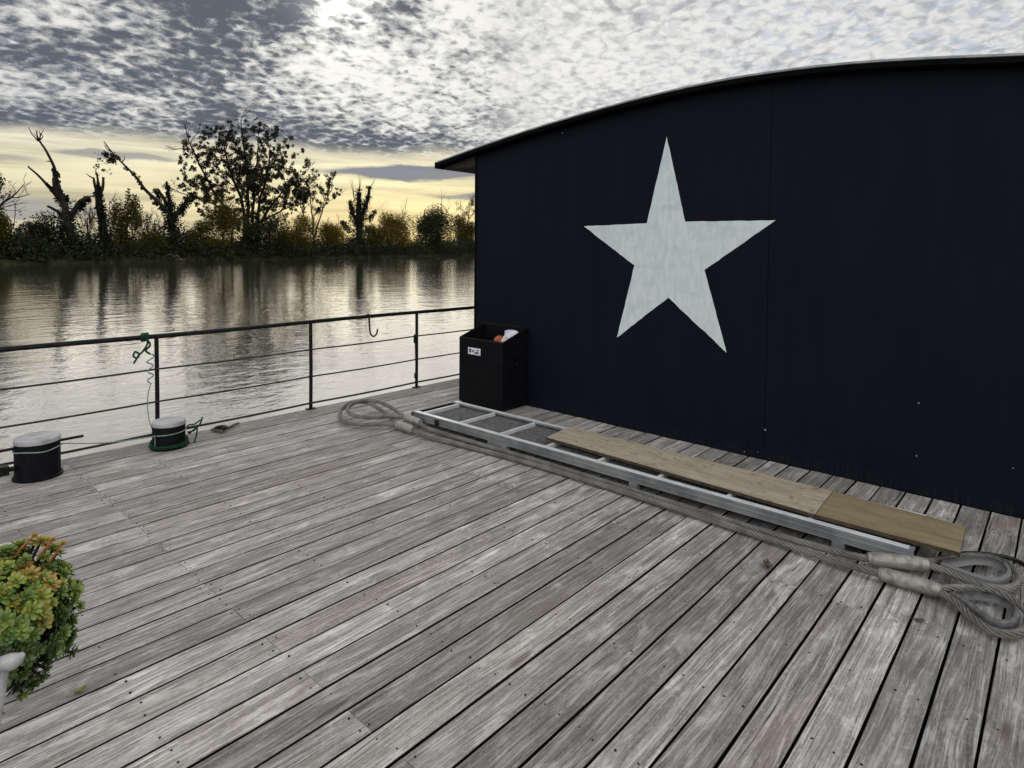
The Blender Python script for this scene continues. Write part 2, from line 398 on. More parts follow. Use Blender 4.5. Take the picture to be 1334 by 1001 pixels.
# plywood
def ply(name, c1, c2, c3, spots):
    mm, t, b = mat(name); p = obj_co(t)
    g = t.noise(t.vm('MULTIPLY', p, (30.0, 3.0, 10.0)), 1.0, 5.0, 0.6, 0.6)
    n = t.noise(p, 5.0, 6.0, 0.65, 0.4); s = t.noise(p, 26.0, 4.0, 0.6, 0.5)
    c = t.mix(t.ss(g, 0.3, 0.7), c1, c2)
    c = t.mix(t.ss(n, 0.48, 0.72, 0.0, 0.75), c, c3)
    c = t.mix(t.ss(s, 0.56, 0.70, 0.0, spots), c, (0.16, 0.12, 0.08))
    t.put(b.inputs['Base Color'], c); b.inputs['Roughness'].default_value = 0.8
    b.inputs['Specular IOR Level'].default_value = 0.2
    bump(t, b, s, 0.15, 0.003); return mm
M['ply1'] = ply('faded_plywood', (0.30, 0.255, 0.185), (0.42, 0.365, 0.28), (0.25, 0.205, 0.145), 0.8)
M['ply2'] = ply('tan_plywood', (0.19, 0.15, 0.085), (0.28, 0.23, 0.14), (0.20, 0.14, 0.075), 0.4)
M['plyedge'] = simple('dark_board_edge', (0.03, 0.022, 0.014), (0.07, 0.05, 0.03), 0.8, 0, 30)
# water
mm, t, b = mat('river_water'); M['water'] = mm
p = obj_co(t)
q = t.vm('MULTIPLY', p, (1.0, 1.35, 1.0))
w1 = t.noise(q, 0.55, 3.0, 0.55, 0.4); w2 = t.noise(q, 2.1, 3.0, 0.55, 0.5); w3 = t.noise(q, 7.5, 2.0, 0.5, 0.3)
big = t.noise(p, 0.05, 3.0, 0.5)
hgt = t.m('ADD', t.m('ADD', t.m('MULTIPLY', w1, 0.55), t.m('MULTIPLY', w2, 0.27)), t.m('MULTIPLY', w3, 0.05))
t.put(b.inputs['Base Color'], (0.022, 0.021, 0.009))
b.inputs['Roughness'].default_value = 0.06
b.inputs['IOR'].default_value = 2.2
nd = t.node('ShaderNodeBump'); t.put(nd.inputs['Strength'], t.ss(big, 0.3, 0.7, 0.6, 1.0)); nd.inputs['Distance'].default_value = 0.05
t.put(nd.inputs['Height'], hgt); t.l.new(nd.outputs[0], b.inputs['Normal'])
# bank soil, bark, foliage
M['soil'] = simple('bank_soil', (0.012, 0.013, 0.007), (0.035, 0.036, 0.016), 0.95, 0, 1.2, 0.1)
M['bark'] = simple('dark_bark', (0.014, 0.012, 0.010), (0.035, 0.030, 0.025), 0.95, 0, 3, 0.1)
M['palebark'] = simple('pale_bark', (0.10, 0.09, 0.075), (0.20, 0.18, 0.15), 0.9, 0, 3, 0.1)
def leafmat(name, c1, c2, c3, trans=0.35):
    mm, t, b = mat(name)
    a = t.attr('leaf'); r_, g_, b_ = t.sep(a.outputs['Color'])
    c = t.mix(r_, c1, c2); c = t.mix(t.ss(g_, 0.80, 0.95), c, c3)
    t.put(b.inputs['Base Color'], c); b.inputs['Roughness'].default_value = 0.7
    b.inputs['Specular IOR Level'].default_value = 0.2
    tr = t.node('ShaderNodeBsdfTranslucent'); t.put(tr.inputs[0], c)
    mx = t.node('ShaderNodeMixShader'); mx.inputs[0].default_value = trans
    t.l.new(b.outputs[0], mx.inputs[1]); t.l.new(tr.outputs[0], mx.inputs[2])
    t.l.new(mx.outputs[0], t.n['Material Output'].inputs[0]); return mm
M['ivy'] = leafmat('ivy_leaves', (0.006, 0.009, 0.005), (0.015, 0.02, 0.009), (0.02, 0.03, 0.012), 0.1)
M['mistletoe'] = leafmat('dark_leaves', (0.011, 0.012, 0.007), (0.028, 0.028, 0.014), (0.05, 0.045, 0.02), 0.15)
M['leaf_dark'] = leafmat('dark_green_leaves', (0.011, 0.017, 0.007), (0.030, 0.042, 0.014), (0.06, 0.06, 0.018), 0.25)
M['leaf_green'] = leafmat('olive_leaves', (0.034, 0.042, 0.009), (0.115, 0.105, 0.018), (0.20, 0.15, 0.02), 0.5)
M['leaf_yellow'] = leafmat('yellowing_leaves', (0.070, 0.060, 0.012), (0.20, 0.135, 0.018), (0.26, 0.15, 0.02), 0.5)
M['leaf_brown'] = leafmat('brown_leaves', (0.05, 0.035, 0.015), (0.12, 0.075, 0.03), (0.15, 0.08, 0.03), 0.3)

# ------------------------------------------------------------------ setting: deck, water, bank
DECK_Y = 5.389; DECK_L = -6.0; WALL = 4.66; CAB_Y0 = -0.35; CAB_Y1 = 4.685
BEAM0, BEAM = 1.163, 0.4555
mb = MB()
PW = 0.1449; GAP = 0.0105
ys = [0.173 + PW * kk for kk in range(-18, 37)]
for kk in range(len(ys) - 1):
    ya, yb = ys[kk] + GAP / 2, ys[kk + 1] - GAP / 2
    idx = kk - 18
    xend = 26.0 if ya > CAB_Y1 - 0.05 else WALL - 0.004
    joints = []
    base_b = 0 if idx % 2 == 0 else rnd.choice((4, -4, 5))
    bb = base_b
    xs = [DECK_L]
    cand = []
    if idx % 2 == 0: cand = [BEAM0 + BEAM * q for q in (-12, -6, 0)] + ([BEAM0 + BEAM * 7] if rnd.random() < .35 else [])
    else: cand = [BEAM0 + BEAM * q for q in (-9, -3)] + ([BEAM0 + BEAM * 4] if rnd.random() < .55 else [])
    cand += [BEAM0 + BEAM * q for q in range(13 + (idx % 2) * 3, 60, 7)]
    xs += [c for c in sorted(cand) if DECK_L + .3 < c < xend - .3] + [xend]
    for i in range(len(xs) - 1):
        xa = xs[i] + (0.0012 if i else 0); xb = xs[i + 1] - (0.0012 if i < len(xs) - 2 else 0)
        mb.c = (rnd.random(), rnd.random(), rnd.random(), 1); mb.cur = 0
        z0 = rnd.uniform(-0.0012, 0.0012); cup = 0.0016 * rnd.uniform(-1, 1)
        e = 0.0022
        n = max(2, int((xb - xa) / 0.45)); vs = []; fs = []; fside = []
        ja, jb = rnd.uniform(-.0014, .0014), rnd.uniform(-.0014, .0014)
        for s in range(n + 1):
            xx = xa + (xb - xa) * s / n; wob = rnd.uniform(-.0007, .0007); dy = ja + (jb - ja) * s / n
            prof = [(ya, -0.026), (ya, z0 - e), (ya + e, z0), ((ya + yb) / 2, z0 + cup), (yb - e, z0), (yb, z0 - e), (yb, -0.026)]
            vs += [(xx, yy + dy + wob, zz) for yy, zz in prof]
        for s in range(n):
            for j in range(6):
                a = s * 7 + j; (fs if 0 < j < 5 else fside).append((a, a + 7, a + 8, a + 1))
        fs += [tuple(range(7)), tuple(range(n * 7, n * 7 + 7))[::-1]]
        mb.add(vs, fs); o_ = len(mb.v) - len(vs)
        for f_ in fside: mb.f.append([o_ + q for q in f_]); mb.mi.append(2); mb.col.append(mb.c)  # board sides coloured near black so the gaps read as shaded
        # nails at each beam
        mb.cur = 1; mb.c = (0, 0, 0, 1)
        for q in range(-14, 60):
            bx = BEAM0 + BEAM * q
            if not (xa - .01 < bx < xb + .01): continue
            jl = [bx]
            if abs(bx - xs[i]) < .01: jl = [bx + 0.022]
            elif abs(bx - xs[i + 1]) < .01: jl = [bx - 0.022]
            for nx in jl:
                for ny in (ya + 0.032, yb - 0.032):
                    if rnd.random() < .22: continue
                    px_, py_ = nx + rnd.uniform(-.012, .012), ny + rnd.uniform(-.006, .006)
                    rr = rnd.uniform(.0028, .0046)
                    if px_ > xend - .02: continue
                    mb.add([(px_ + rr * math.cos(a * math.pi / 4), py_ + rr * math.sin(a * math.pi / 4), 0.0024) for a in range(8)] + [(px_ + rr * math.cos(a * math.pi / 4), py_ + rr * math.sin(a * math.pi / 4), -0.004) for a in range(8)],
                           [tuple(range(8))] + [(a, a + 8, (a + 1) % 8 + 8, (a + 1) % 8) for a in range(8)])
mb.cur = 2; mb.c = (0, 0, 0, 1)
mb.box((DECK_L, ys[0], -0.16), (26.0, DECK_Y - 0.02, -0.040))          # dark layer standing in for shade in the gaps; bearers on it
for q in range(-15, 54): mb.box((BEAM0 + BEAM * q - .03, ys[0], -.0396), (BEAM0 + BEAM * q + .03, DECK_Y - .02, -.0268))
mb.cur = 3
mb.box((DECK_L, DECK_Y + 0.003, -0.20), (26.0, DECK_Y + 0.045, -0.022))    # steel edge of the boat
mb.box((DECK_L, ys[0], -0.95), (26.0, DECK_Y - 0.08, -0.1605))
deck = tag(mb.build('deck', [M['deck'], M['nail'], M['under'], M['hull']], colattr='plank'), kind='structure')

WATER_Z = -0.8
mb = MB(); mb.add([(-3000, -3000, WATER_Z), (3000, -3000, WATER_Z), (3000, 3000, WATER_Z), (-3000, 3000, WATER_Z)], [(0, 1, 2, 3)])
tag(mb.build('water', M['water']), kind='structure')

# far bank: a line of shore running from left to right and away
B0 = Vector((13.705, 88.183, 0)); BD = Vector((133.907 - 13.705, 134.607 - 88.183, 0)).normalized(); BN = Vector((-BD.y, BD.x, 0))
mb = MB(); prof = [(0.0, -1.4), (0.5, -0.75), (1.4, -0.25), (4.0, 0.25), (10, 0.5), (40, 0.7), (200, 1.0), (1800, 1.5)]
ss = [-1500, -600, -300, -160] + [-120 + 4 * i for i in range(100)] + [330, 450, 700, 1500]
vs = []; fs = []
for s in ss:
    w = rnd.uniform(-0.6, 0.6)
    for (dn, zz) in prof:
        P = B0 + BD * s + BN * (dn + w * (1 if dn < 5 else 0)); vs.append((P.x, P.y, zz + (rnd.uniform(-.12, .12) if dn > .6 else 0)))
for i in range(len(ss) - 1):
    for j in range(len(prof) - 1):
        a = i * len(prof) + j; fs.append((a, a + len(prof), a + len(prof) + 1, a + 1))
mb.add(vs, fs); tag(mb.build('riverbank', M['soil'], smooth=60), kind='structure')

# ------------------------------------------------------------------ foliage helpers
def cards(name, pts, size, m, parent=None, tilt=None, shade=None):
    pts = np.asarray(pts, dtype=np.float64); n = len(pts)
    if np.isscalar(size): size = np.full(n, size)
    size = size * rng.uniform(0.6, 1.4, n)
    a = rng.normal(size=(n, 3)); a /= np.linalg.norm(a, axis=1)[:, None]
    bq = rng.normal(size=(n, 3)); bq -= a * (a * bq).sum(1)[:, None]; bq /= np.linalg.norm(bq, axis=1)[:, None]
    w = rng.uniform(0.45, 0.75, n)[:, None]
    s = size[:, None]
    V = np.empty((n, 4, 3)); V[:, 0] = pts - a * s * .5; V[:, 1] = pts + bq * s * w * .5; V[:, 2] = pts + a * s * .5; V[:, 3] = pts - bq * s * w * .5
    me = bpy.data.meshes.new(name)
    me.vertices.add(4 * n); me.vertices.foreach_set('co', V.reshape(-1))
    me.loops.add(4 * n); me.loops.foreach_set('vertex_index', np.arange(4 * n, dtype=np.int32))
    me.polygons.add(n); me.polygons.foreach_set('loop_start', np.arange(0, 4 * n, 4, dtype=np.int32))
    me.update(calc_edges=True)
    at = me.attributes.new('leaf', 'FLOAT_COLOR', 'FACE')
    col = np.ones((n, 4), dtype=np.float32); col[:, 0] = np.clip(rng.uniform(0, 1, n) * .6 + (shade if shade is not None else rng.uniform(0, .4, n)), 0, 1); col[:, 1] = rng.uniform(0, 1, n)
    at.data.foreach_set('color', col.ravel())
    me.materials.append(m)
    o = bpy.data.objects.new(name, me); C.objects.link(o)
    if parent: o.parent = parent
    return o
def ball(c, r, n):
    p = rng.normal(size=(n, 3)); p /= np.linalg.norm(p, axis=1)[:, None]
    p *= (rng.uniform(0, 1, n) ** 0.45)[:, None]
    return np.asarray(c) + p * np.asarray(r)
def lumpy(c, r, n, lobes=10, lobe=0.45, floor=None, top=1.0):
    out = []; sh = []; c = np.asarray(c, float); r = np.asarray(r, float)
    for i in range(lobes):
        q = rng.normal(size=3); q /= np.linalg.norm(q); q[2] = q[2] * top
        o = c + q * r * rng.uniform(0.25, 0.85)
        k = rng.uniform(0.6, 1.3) * lobe
        m_ = int(n / lobes * rng.uniform(.7, 1.3)); out.append(ball(o, r * k, m_)); sh.append(np.full(m_, rng.uniform(0, .4)))
    P = np.vstack(out); s = np.concatenate(sh)
    if floor is not None: ok = P[:, 2] > floor; P, s = P[ok], s[ok]
    return P, s
def limb(mb, pts, ra, rb, sides=7, wob=0.0):
    P = spline(pts, max(0.25, sum((Vector(pts[i + 1]) - Vector(pts[i])).length for i in range(len(pts) - 1)) / 16))
    n = len(P)
    P = [p + Vector((rnd.gauss(0, wob), rnd.gauss(0, wob), rnd.gauss(0, wob) * .4)) if 0 < i < n - 1 else p for i, p in enumerate(P)]
    mb.tube(P, [ra + (rb - ra) * (i / (n - 1)) for i in range(n)], sides)
    return P
def grow(mb, p, d, L, r, depth, tips, spread=0.5, upb=0.25):
    q = [p]; dd = Vector(d)
    for i in range(3):
        dd = (dd + Vector((rnd.gauss(0, .18), rnd.gauss(0, .18), rnd.gauss(0, .10) + upb * .15))).normalized()
        q.append(q[-1] + dd * L / 3)
    mb.tube(q, [r, r * .88, r * .76, r * .62], 5 if depth > 1 else 4, caps=False)
    tips.append((q[-1], depth)); tips.append((q[2], depth))
    if depth == 0: return
    for i in range(rnd.choice((2, 3, 3))):
        nd_ = (dd + Vector((rnd.gauss(0, spread), rnd.gauss(0, spread), rnd.gauss(0, spread * .6) + upb))).normalized()
        grow(mb, q[rnd.choice((2, 3, 3))], nd_, L * rnd.uniform(.58, .85), r * .58, depth - 1, tips, spread, upb)

TREE_N = Vector((-0.36028, 0.93284, 0))
def spot(px, back):
    """ground spot on the far bank seen along the bearing of column px, `back` metres behind the shore"""
    dx = (px - 667) / F
    bear = YAW - math.atan2(dx, 1.0)
    dr = Vector((math.cos(bear), math.sin(bear), 0))
    tt = (TREE_N.dot(B0) + back) / TREE_N.dot(dr)
    dep = tt / math.sqrt(1 + dx * dx)
    return dr * tt, dep / F, bear - math.pi / 2
def zg(back): return np.interp(back, [a for a, _ in prof], [b_ for _, b_ in prof])

def tree_root(name, label, cat, px, back, group=None):
    P, s, rz = spot(px, back); g = zg(back)
    o = thing(name, label, cat, (P.x, P.y, g - 0.1), rz, group)
    hz = 330.5 - 0.0083 * (667 - px) - 8      # eye level at this column
    def loc(x, y, dpt=0.0): return Vector(((x - px) * s, dpt, H - g + 0.1 - (y - hz) * s))
    return o, s, loc

def ivy_trunk(name, label, px, back, limbs, ivy, twigs, group, extra=None):
    o, s, L = tree_root(name, label, 'tree', px, back, group)
    mb = MB(); P_iv = []; S_iv = []
    for pts, ra, rb in limbs:
        dj = 0.0; q = []
        for i, (a, b_) in enumerate(pts):
            q.append(L(a, b_, dj)); dj += rnd.uniform(-.6, .6)
        limb(mb, q, ra * s, rb * s, 9, ra * s * .07)
    for (x0, y0, x1, y1, n) in twigs:
        for i in range(n):
            a = L(x0, y0); b_ = L(x1 + rnd.uniform(-5, 5), y1 + rnd.uniform(-6, 5), rnd.uniform(-.6, .6))
            mid_ = a.lerp(b_, .5) + Vector((rnd.gauss(0, .1), rnd.gauss(0, .1), 0))
            mb.tube([a, mid_, b_], [.09, .06, .03], 4)
    mb.build('trunk', M['bark'], o, smooth=60)
    for (x0, y0, r0_, x1, y1, r1_, n) in ivy:
        a = L(x0, y0); b_ = L(x1, y1)
        for i in range(n):
            f_ = rnd.random(); c = a.lerp(b_, f_); r_ = (r0_ + (r1_ - r0_) * f_) * s * rnd.uniform(.5, 1.15)
            P_iv.append(ball((c.x + rnd.gauss(0, r_ * .35), c.y + rnd.gauss(0, r_ * .35), c.z), (r_, r_, r_ * 1.2), 30))
    P_iv = np.vstack(P_iv)
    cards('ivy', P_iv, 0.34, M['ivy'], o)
    if extra: extra(o, s, L)
    return o

GT = 'ivy covered dead trunks on the far bank'
ivy_trunk('dead_tree', 'tallest broken ivy covered tree with two long bare branches on the far bank', 95, 3.0,
    [([(93, 338), (92, 310), (88, 280), (84, 255)], 5, 3.2), ([(84, 262), (79, 235), (75, 214), (67, 196), (61, 185)], 3.0, 1.0), ([(82, 262), (72, 246), (62, 233), (50, 220)], 2.3, .9),
     ([(80, 258), (77, 245), (76, 233)], 3, 1.6), ([(90, 290), (98, 272), (104, 261), (114, 256)], 3.6, 1.8), ([(87, 284), (80, 276), (69, 269)], 2.6, 1.3)],
    [(93, 335, 20, 88, 285, 11, 70), (88, 285, 10, 84, 255, 6, 26), (92, 282, 5, 112, 257, 4, 16), (84, 258, 4, 76, 222, 2.5, 12), (82, 258, 3.5, 68, 240, 2, 6), (95, 330, 26, 95, 318, 22, 30)],
    [(61, 188, 55, 175, 4), (62, 187, 65, 174, 4), (74, 212, 64, 212, 1), (112, 257, 118, 250, 2)], GT)
ivy_trunk('dead_tree', 'short straight ivy wrapped trunk with stub prongs, left of the pointed green bush', 136, 3.0,
    [([(139, 338), (138, 318), (133, 283), (130, 252)], 6, 3.8), ([(130, 255), (127, 243), (125, 232)], 2.4, 1.2), ([(131, 255), (130, 240), (129, 226)], 2.2, 1.0), ([(131, 256), (135, 244), (136, 231)], 2.4, 1.3)],
    [(139, 335, 12, 136, 300, 9, 40), (136, 300, 8, 130, 250, 4.5, 34), (130, 250, 3, 130, 236, 2.5, 8)],
    [(125, 233, 120, 233, 2), (129, 228, 128, 223, 2)], GT)
def ballx(o, s, L):
    P = []
    for i in range(14):
        c = L(159 + rnd.gauss(0, 3.4), 211 + rnd.gauss(0, 3.2), rnd.gauss(0, .4)); P.append(ball(c, .42, 40))
    for i in range(26):
        c = L(152 + rnd.gauss(0, 8), 222 + rnd.gauss(0, 7), rnd.gauss(0, .5)); P.append(ball(c, .3, 5))
    for (a, b_) in ((174, 224), (182, 230), (188, 241), (191, 247), (186, 235)):
        P.append(ball(L(a + 1, b_ - 1), .38, 40))
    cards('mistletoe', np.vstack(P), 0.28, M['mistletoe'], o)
ivy_trunk('dead_tree', 'ivy covered tree with one long branch leaning left to a round mistletoe clump', 228, 3.0,
    [([(227, 338), (226, 310), (224, 278)], 5, 3.4), ([(224, 280), (213, 267), (203, 257), (194, 247), (187, 236), (180, 227), (170, 216), (161, 205), (152, 192)], 2.7, 0.5),
     ([(224, 280), (222, 262), (219, 236)], 3.0, 1.2), ([(226, 284), (236, 272), (245, 257), (252, 248)], 2.7, 1.4), ([(219, 268), (214, 255), (209, 246)], 2.5, 1.2)],
    [(227, 335, 18, 224, 285, 10, 64), (224, 285, 9, 220, 242, 4, 30), (228, 285, 6, 250, 250, 5.5, 34), (212, 266, 3.5, 207, 246, 3.5, 8), (222, 282, 5, 200, 256, 2.5, 10), (225, 325, 24, 228, 310, 18, 30)],
    [(160, 204, 152, 196, 2), (170, 216, 176, 211, 1), (162, 206, 150, 222, 3)], GT, ballx)

# the big mistletoe tree
o, s, L = tree_root('mistletoe_tree', 'tallest bushy tree full of dark mistletoe balls, behind the long stretch of railing', 'tree', 318, 3.5)
mb = MB(); tips = []
for pts, ra in (([(318, 338), (319, 300), (317, 268), (306, 235), (296, 200)], 5.0), ([(334, 338), (335, 300), (336, 265), (346, 228), (350, 200)], 4.5), ([(322, 320), (322, 280), (323, 240), (320, 205), (316, 172)], 4.5), ([(312, 300), (302, 280), (285, 255), (270, 225), (256, 192)], 3.6), ([(338, 290), (352, 265), (368, 245), (384, 232)], 3.4), ([(328, 290), (330, 260), (332, 225), (336, 190)], 3.6), ([(305, 285), (288, 270), (272, 262), (258, 258)], 2.4), ([(342, 285), (360, 275), (376, 266)], 2.4)):
    q = [L(a, b_, rnd.uniform(-1.2, 1.2) * (1 if i > 1 else .2)) for i, (a, b_) in enumerate(pts)]
    P = limb(mb, q, ra * s * .62, ra * s * .2, 7, .06)
    for i in range(int(len(P) * .4), len(P), 1):
        if rnd.random() < .62:
            dd = Vector((rnd.gauss(0, .8), rnd.gauss(0, .8), rnd.uniform(.1, .9))).normalized()
            grow(mb, P[i], dd, rnd.uniform(1.7, 2.9), .085, 2, tips, .5, .22)
    grow(mb, P[-1], (P[-1] - P[-3]).normalized(), 2.2, .10, 2, tips, .4, .2)
mb.build('trunk', M['bark'], o, smooth=60)
pts = []
cen = L(322, 232)
inside = [p_ for p_, dpt in tips if abs((p_.x - cen.x) / (82 * s)) ** 2 + ((p_.z - cen.z) / (78 * s)) ** 2 < 1.0]
rnd.shuffle(inside)
for p_ in inside[:400]:
    e = ((p_.x - cen.x) / (82 * s)) ** 2 + ((p_.z - cen.z) / (78 * s)) ** 2
    if rnd.random() < .25 + .30 * e: continue
    r_ = rnd.uniform(.22, .58); pts.append(ball(p_, (r_, r_, r_ * 1.1), int(150 * r_)))
for i in range(760):
    a = rnd.uniform(0, 6.2832); q = rnd.random() ** .62
    c = Vector((cen.x + q * math.cos(a) * 80 * s, rnd.gauss(0, 2.4), cen.z + 4 * s + q * math.sin(a) * 74 * s))
    if c.z < L(0, 294).z or (q > .85 and rnd.random() < .3): continue
    r_ = rnd.uniform(.20, .66) * (1.12 - .45 * q); pts.append(ball(c, (r_, r_, r_ * 1.1), int(140 * r_)))
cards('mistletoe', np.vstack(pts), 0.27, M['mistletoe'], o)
fine = np.vstack([ball(p_, .7, 6) for p_, dpt in tips if dpt <= 1 and p_.z > L(0, 300).z])
cards('leaves', fine, 0.13, M['leaf_brown'], o)

def bush(name, label, px, back, c, r, n, m, size=0.3, lobes=12, lobe=0.45, stems=5, twigs=0, cat='bush', group=None, top=1.0, spikes=0):
    o, s, L = tree_root(name, label, cat, px, back, group)
    cc = L(*c); rr = (r[0] * s * 1.18, r[0] * s, r[1] * s * 1.06)
    P, sh = lumpy(cc, rr, int(n * 1.7 * max(1.0, s / .105)), lobes, lobe * 1.2, 0.05, top); size = size * .82
    sp = []
    for i in range(spikes):
        a = rnd.uniform(-.7, .7); h = rnd.uniform(.5, 1.15) * (1 - .5 * abs(a))
        for k_ in range(7): sp.append(ball((cc.x + a * rr[0], rnd.gauss(0, .6), cc.z + rr[2] * h * (.6 + .1 * k_)), (.4 - .04 * k_,) * 3, 16))
    if sp:
        e = np.vstack(sp); P = np.vstack([P, e]); sh = np.concatenate([sh, rng.uniform(0, .4, len(e))])
    cards('crown', P, size, m, o, shade=sh)
    mb = MB(); tips = []
    for i in range(stems):
        a = rnd.uniform(-.5, .5) * rr[0]
        limb(mb, [(a * .3, rnd.uniform(-.3, .3), 0), (a * .7, rnd.uniform(-.5, .5), cc.z * .6), (a, rnd.uniform(-.6, .6), cc.z + rr[2] * rnd.uniform(.2, .6))], .13, .04, 5, .03)
    for i in range(twigs):
        a = rnd.uniform(-.85, .85)
        p_ = Vector((cc.x + a * rr[0], rnd.uniform(-.8, .8), cc.z + rr[2] * rnd.uniform(.0, .5)))
        grow(mb, p_, Vector((rnd.gauss(a * .3, .25), rnd.gauss(0, .3), 1)).normalized(), rr[2] * rnd.uniform(.35, .6), .05, 2, tips, .35, .35)
    if mb.v: mb.build('trunk', M['bark'], o)
    return o

GB = 'bushes along the far bank'
bush('bush', 'pointed olive green bush between the short straight trunk and the leaning tree', 168, 3.5, (168, 300), (19, 40), 5200, M['leaf_green'], .30, 16, .42, 4, 2, group=GB, top=1.15, spikes=5)
bush('bush', 'rounded dark green bush left of the tallest broken tree', 52, 5, (52, 306), (20, 24), 3600, M['leaf_dark'], .3, 12, .5, 4, 0, group=GB)
bush('bush', 'low olive bush at the far left edge of the bank', 5, 3, (-4, 300), (20, 34), 3600, M['leaf_green'], .3, 14, .45, 4, 3, group=GB)
bush('bush', 'low dark thicket between the rounded bush and the left edge', 27, 3, (27, 318), (20, 14), 2600, M['leaf_dark'], .3, 10, .5, 2, 0, group=GB)
bush('bush', 'thin twiggy brown bush just right of the tallest broken tree', 116, 6, (116, 300), (10, 28), 900, M['leaf_brown'], .2, 10, .5, 3, 10, group=GB)
bush('bush', 'small dark bush beside the pointed olive bush', 196, 6, (197, 305), (12, 24), 1500, M['leaf_dark'], .26, 10, .45, 3, 5, group=GB)
bush('bush', 'low olive bush under the leaning tree on its left', 206, 2.5, (206, 317), (13, 16), 2000, M['leaf_green'], .28, 10, .5, 2, 0, group=GB)
bush('bush', 'olive bush between the leaning tree and the tall mistletoe tree', 262, 3, (262, 312), (20, 20), 2900, M['leaf_green'], .3, 12, .45, 3, 3, group=GB)
bush('bush', 'tall green bush under the left half of the tall mistletoe tree', 294, 2.0, (295, 294), (20, 38), 5000, M['leaf_green'], .3, 15, .42, 4, 0, group=GB, spikes=3)
bush('bush', 'dark bush under the trunks of the tall mistletoe tree', 338, 2.0, (340, 305), (28, 26), 4300, M['leaf_dark'], .3, 14, .45, 3, 0, group=GB)
bush('bush', 'yellowing bush between the tall mistletoe tree and the thin tree', 370, 2.5, (366, 306), (18, 24), 3200, M['leaf_green'], .3, 12, .45, 3, 3, group=GB)
bush('bush', 'yellow green bush beneath the thin half bare tree', 396, 2.5, (394, 304), (18, 26), 3000, M['leaf_yellow'], .3, 12, .45, 3, 2, group=GB)
bush('bush', 'low yellow bush between the thin tree and the ivy spire', 434, 3, (434, 306), (18, 20), 2800, M['leaf_yellow'], .3, 12, .45, 3, 4, group=GB)
bush('bush', 'low olive bush filling the gap just right of the ivy spire', 486, 2.5, (488, 310), (17, 16), 2600, M['leaf_green'], .34, 12, .45, 3, 2, group=GB)
bush('bush', 'rounded golden bush right of the ivy spire', 512, 3, (514, 299), (20, 26), 4200, M['leaf_yellow'], .36, 14, .42, 4, 7, group=GB)
bush('bush', 'broad dark evergreen bush right of the golden bush', 560, 3, (560, 298), (27, 30), 5600, M['leaf_dark'], .40, 16, .42, 4, 4, group=GB, spikes=4)
bush('bush', 'pale olive bush beside the navy cabin wall', 602, 5, (602, 303), (16, 24), 2800, M['leaf_green'], .40, 12, .42, 4, 3, group=GB)

# thin half-bare tree
o, s, L = tree_root('thin_tree', 'thin half bare tree with scattered dark clumps right of the tall mistletoe tree', 'tree', 410, 3.5)
mb = MB(); tips = []
for pts, ra in (([(408, 338), (408, 300), (406, 270), (403, 245)], 2.6), ([(409, 310), (416, 285), (424, 262), (432, 244)], 2.0), ([(407, 305), (398, 285), (392, 268)], 1.8)):
    P = limb(mb, [L(a, b_, rnd.uniform(-.8, .8)) for a, b_ in pts], ra * s * .6, ra * s * .15, 6, .05)
    for i in range(len(P) // 2, len(P)): grow(mb, P[i], Vector((rnd.gauss(0, .6), rnd.gauss(0, .5), 1)).normalized(), rnd.uniform(1.4, 2.6), .07, 2, tips, .45, .3)
mb.build('trunk', M['bark'], o)
pts = [ball(p_, rnd.uniform(.25, .62), 36) for p_, dp in tips if rnd.random() < .30]
cards('crown', np.vstack(pts), .30, M['mistletoe'], o)

# ivy spire
ivy_trunk('dead_tree', 'ivy covered spire with bare twigs above it, left of the golden bush', 468, 3.0,
    [([(468, 338), (468, 300), (467, 270), (468, 250)], 5, 2.5), ([(470, 285), (477, 265), (481, 243)], 3, 1.4), ([(466, 290), (458, 275), (455, 262)], 2.6, 1.2)],
    [(468, 336, 18, 468, 300, 15, 80), (468, 300, 13, 468, 265, 8, 60), (472, 284, 7, 481, 244, 4, 32), (464, 290, 7, 455, 262, 4, 26), (468, 265, 6, 466, 248, 4, 16), (480, 286, 5, 488, 276, 4, 14), (455, 300, 6, 446, 290, 4, 18)],
    [(468, 252, 468, 228, 2), (462, 262, 460, 230, 2), (474, 262, 486, 236, 2)], GT)

# bare tree at the left edge
o, s, L = tree_root('bare_tree', 'bare branching tree cut by the left edge of the view', 'tree', -14, 4.0)
mb = MB(); tips = []
P = limb(mb, [L(-18, 338), L(-18, 300, .4), L(-14, 270), L(-10, 240)], .35, .12, 7, .05)
for e in ([(-16, 285), (0, 264), (12, 253), (24, 236)], [(-16, 290), (5, 258), (16, 255), (30, 249)], [(-14, 270), (-4, 250), (2, 236)]):
    Q = limb(mb, [L(a, b_, rnd.uniform(-.5, .5)) for a, b_ in e], .16, .035, 5, .04)
    for i in range(len(Q) // 3, len(Q), 2): grow(mb, Q[i], Vector((rnd.gauss(.3, .5), rnd.gauss(0, .5), .8)).normalized(), rnd.uniform(.6, 1.1), .03, 1, tips, .5, .2)
for i in range(8): grow(mb, P[rnd.randrange(len(P) // 2, len(P))], Vector((rnd.gauss(0, .7), rnd.gauss(0, .7), .7)).normalized(), 1.8, .07, 2, tips, .5, .2)
mb.build('trunk', M['bark'], o)
cards('crown', np.vstack([ball(L(rnd.gauss(-2, 6), rnd.gauss(245, 9), rnd.gauss(0, .7)), .45, 12) for i in range(30)]), .24, M['leaf_dark'], o)

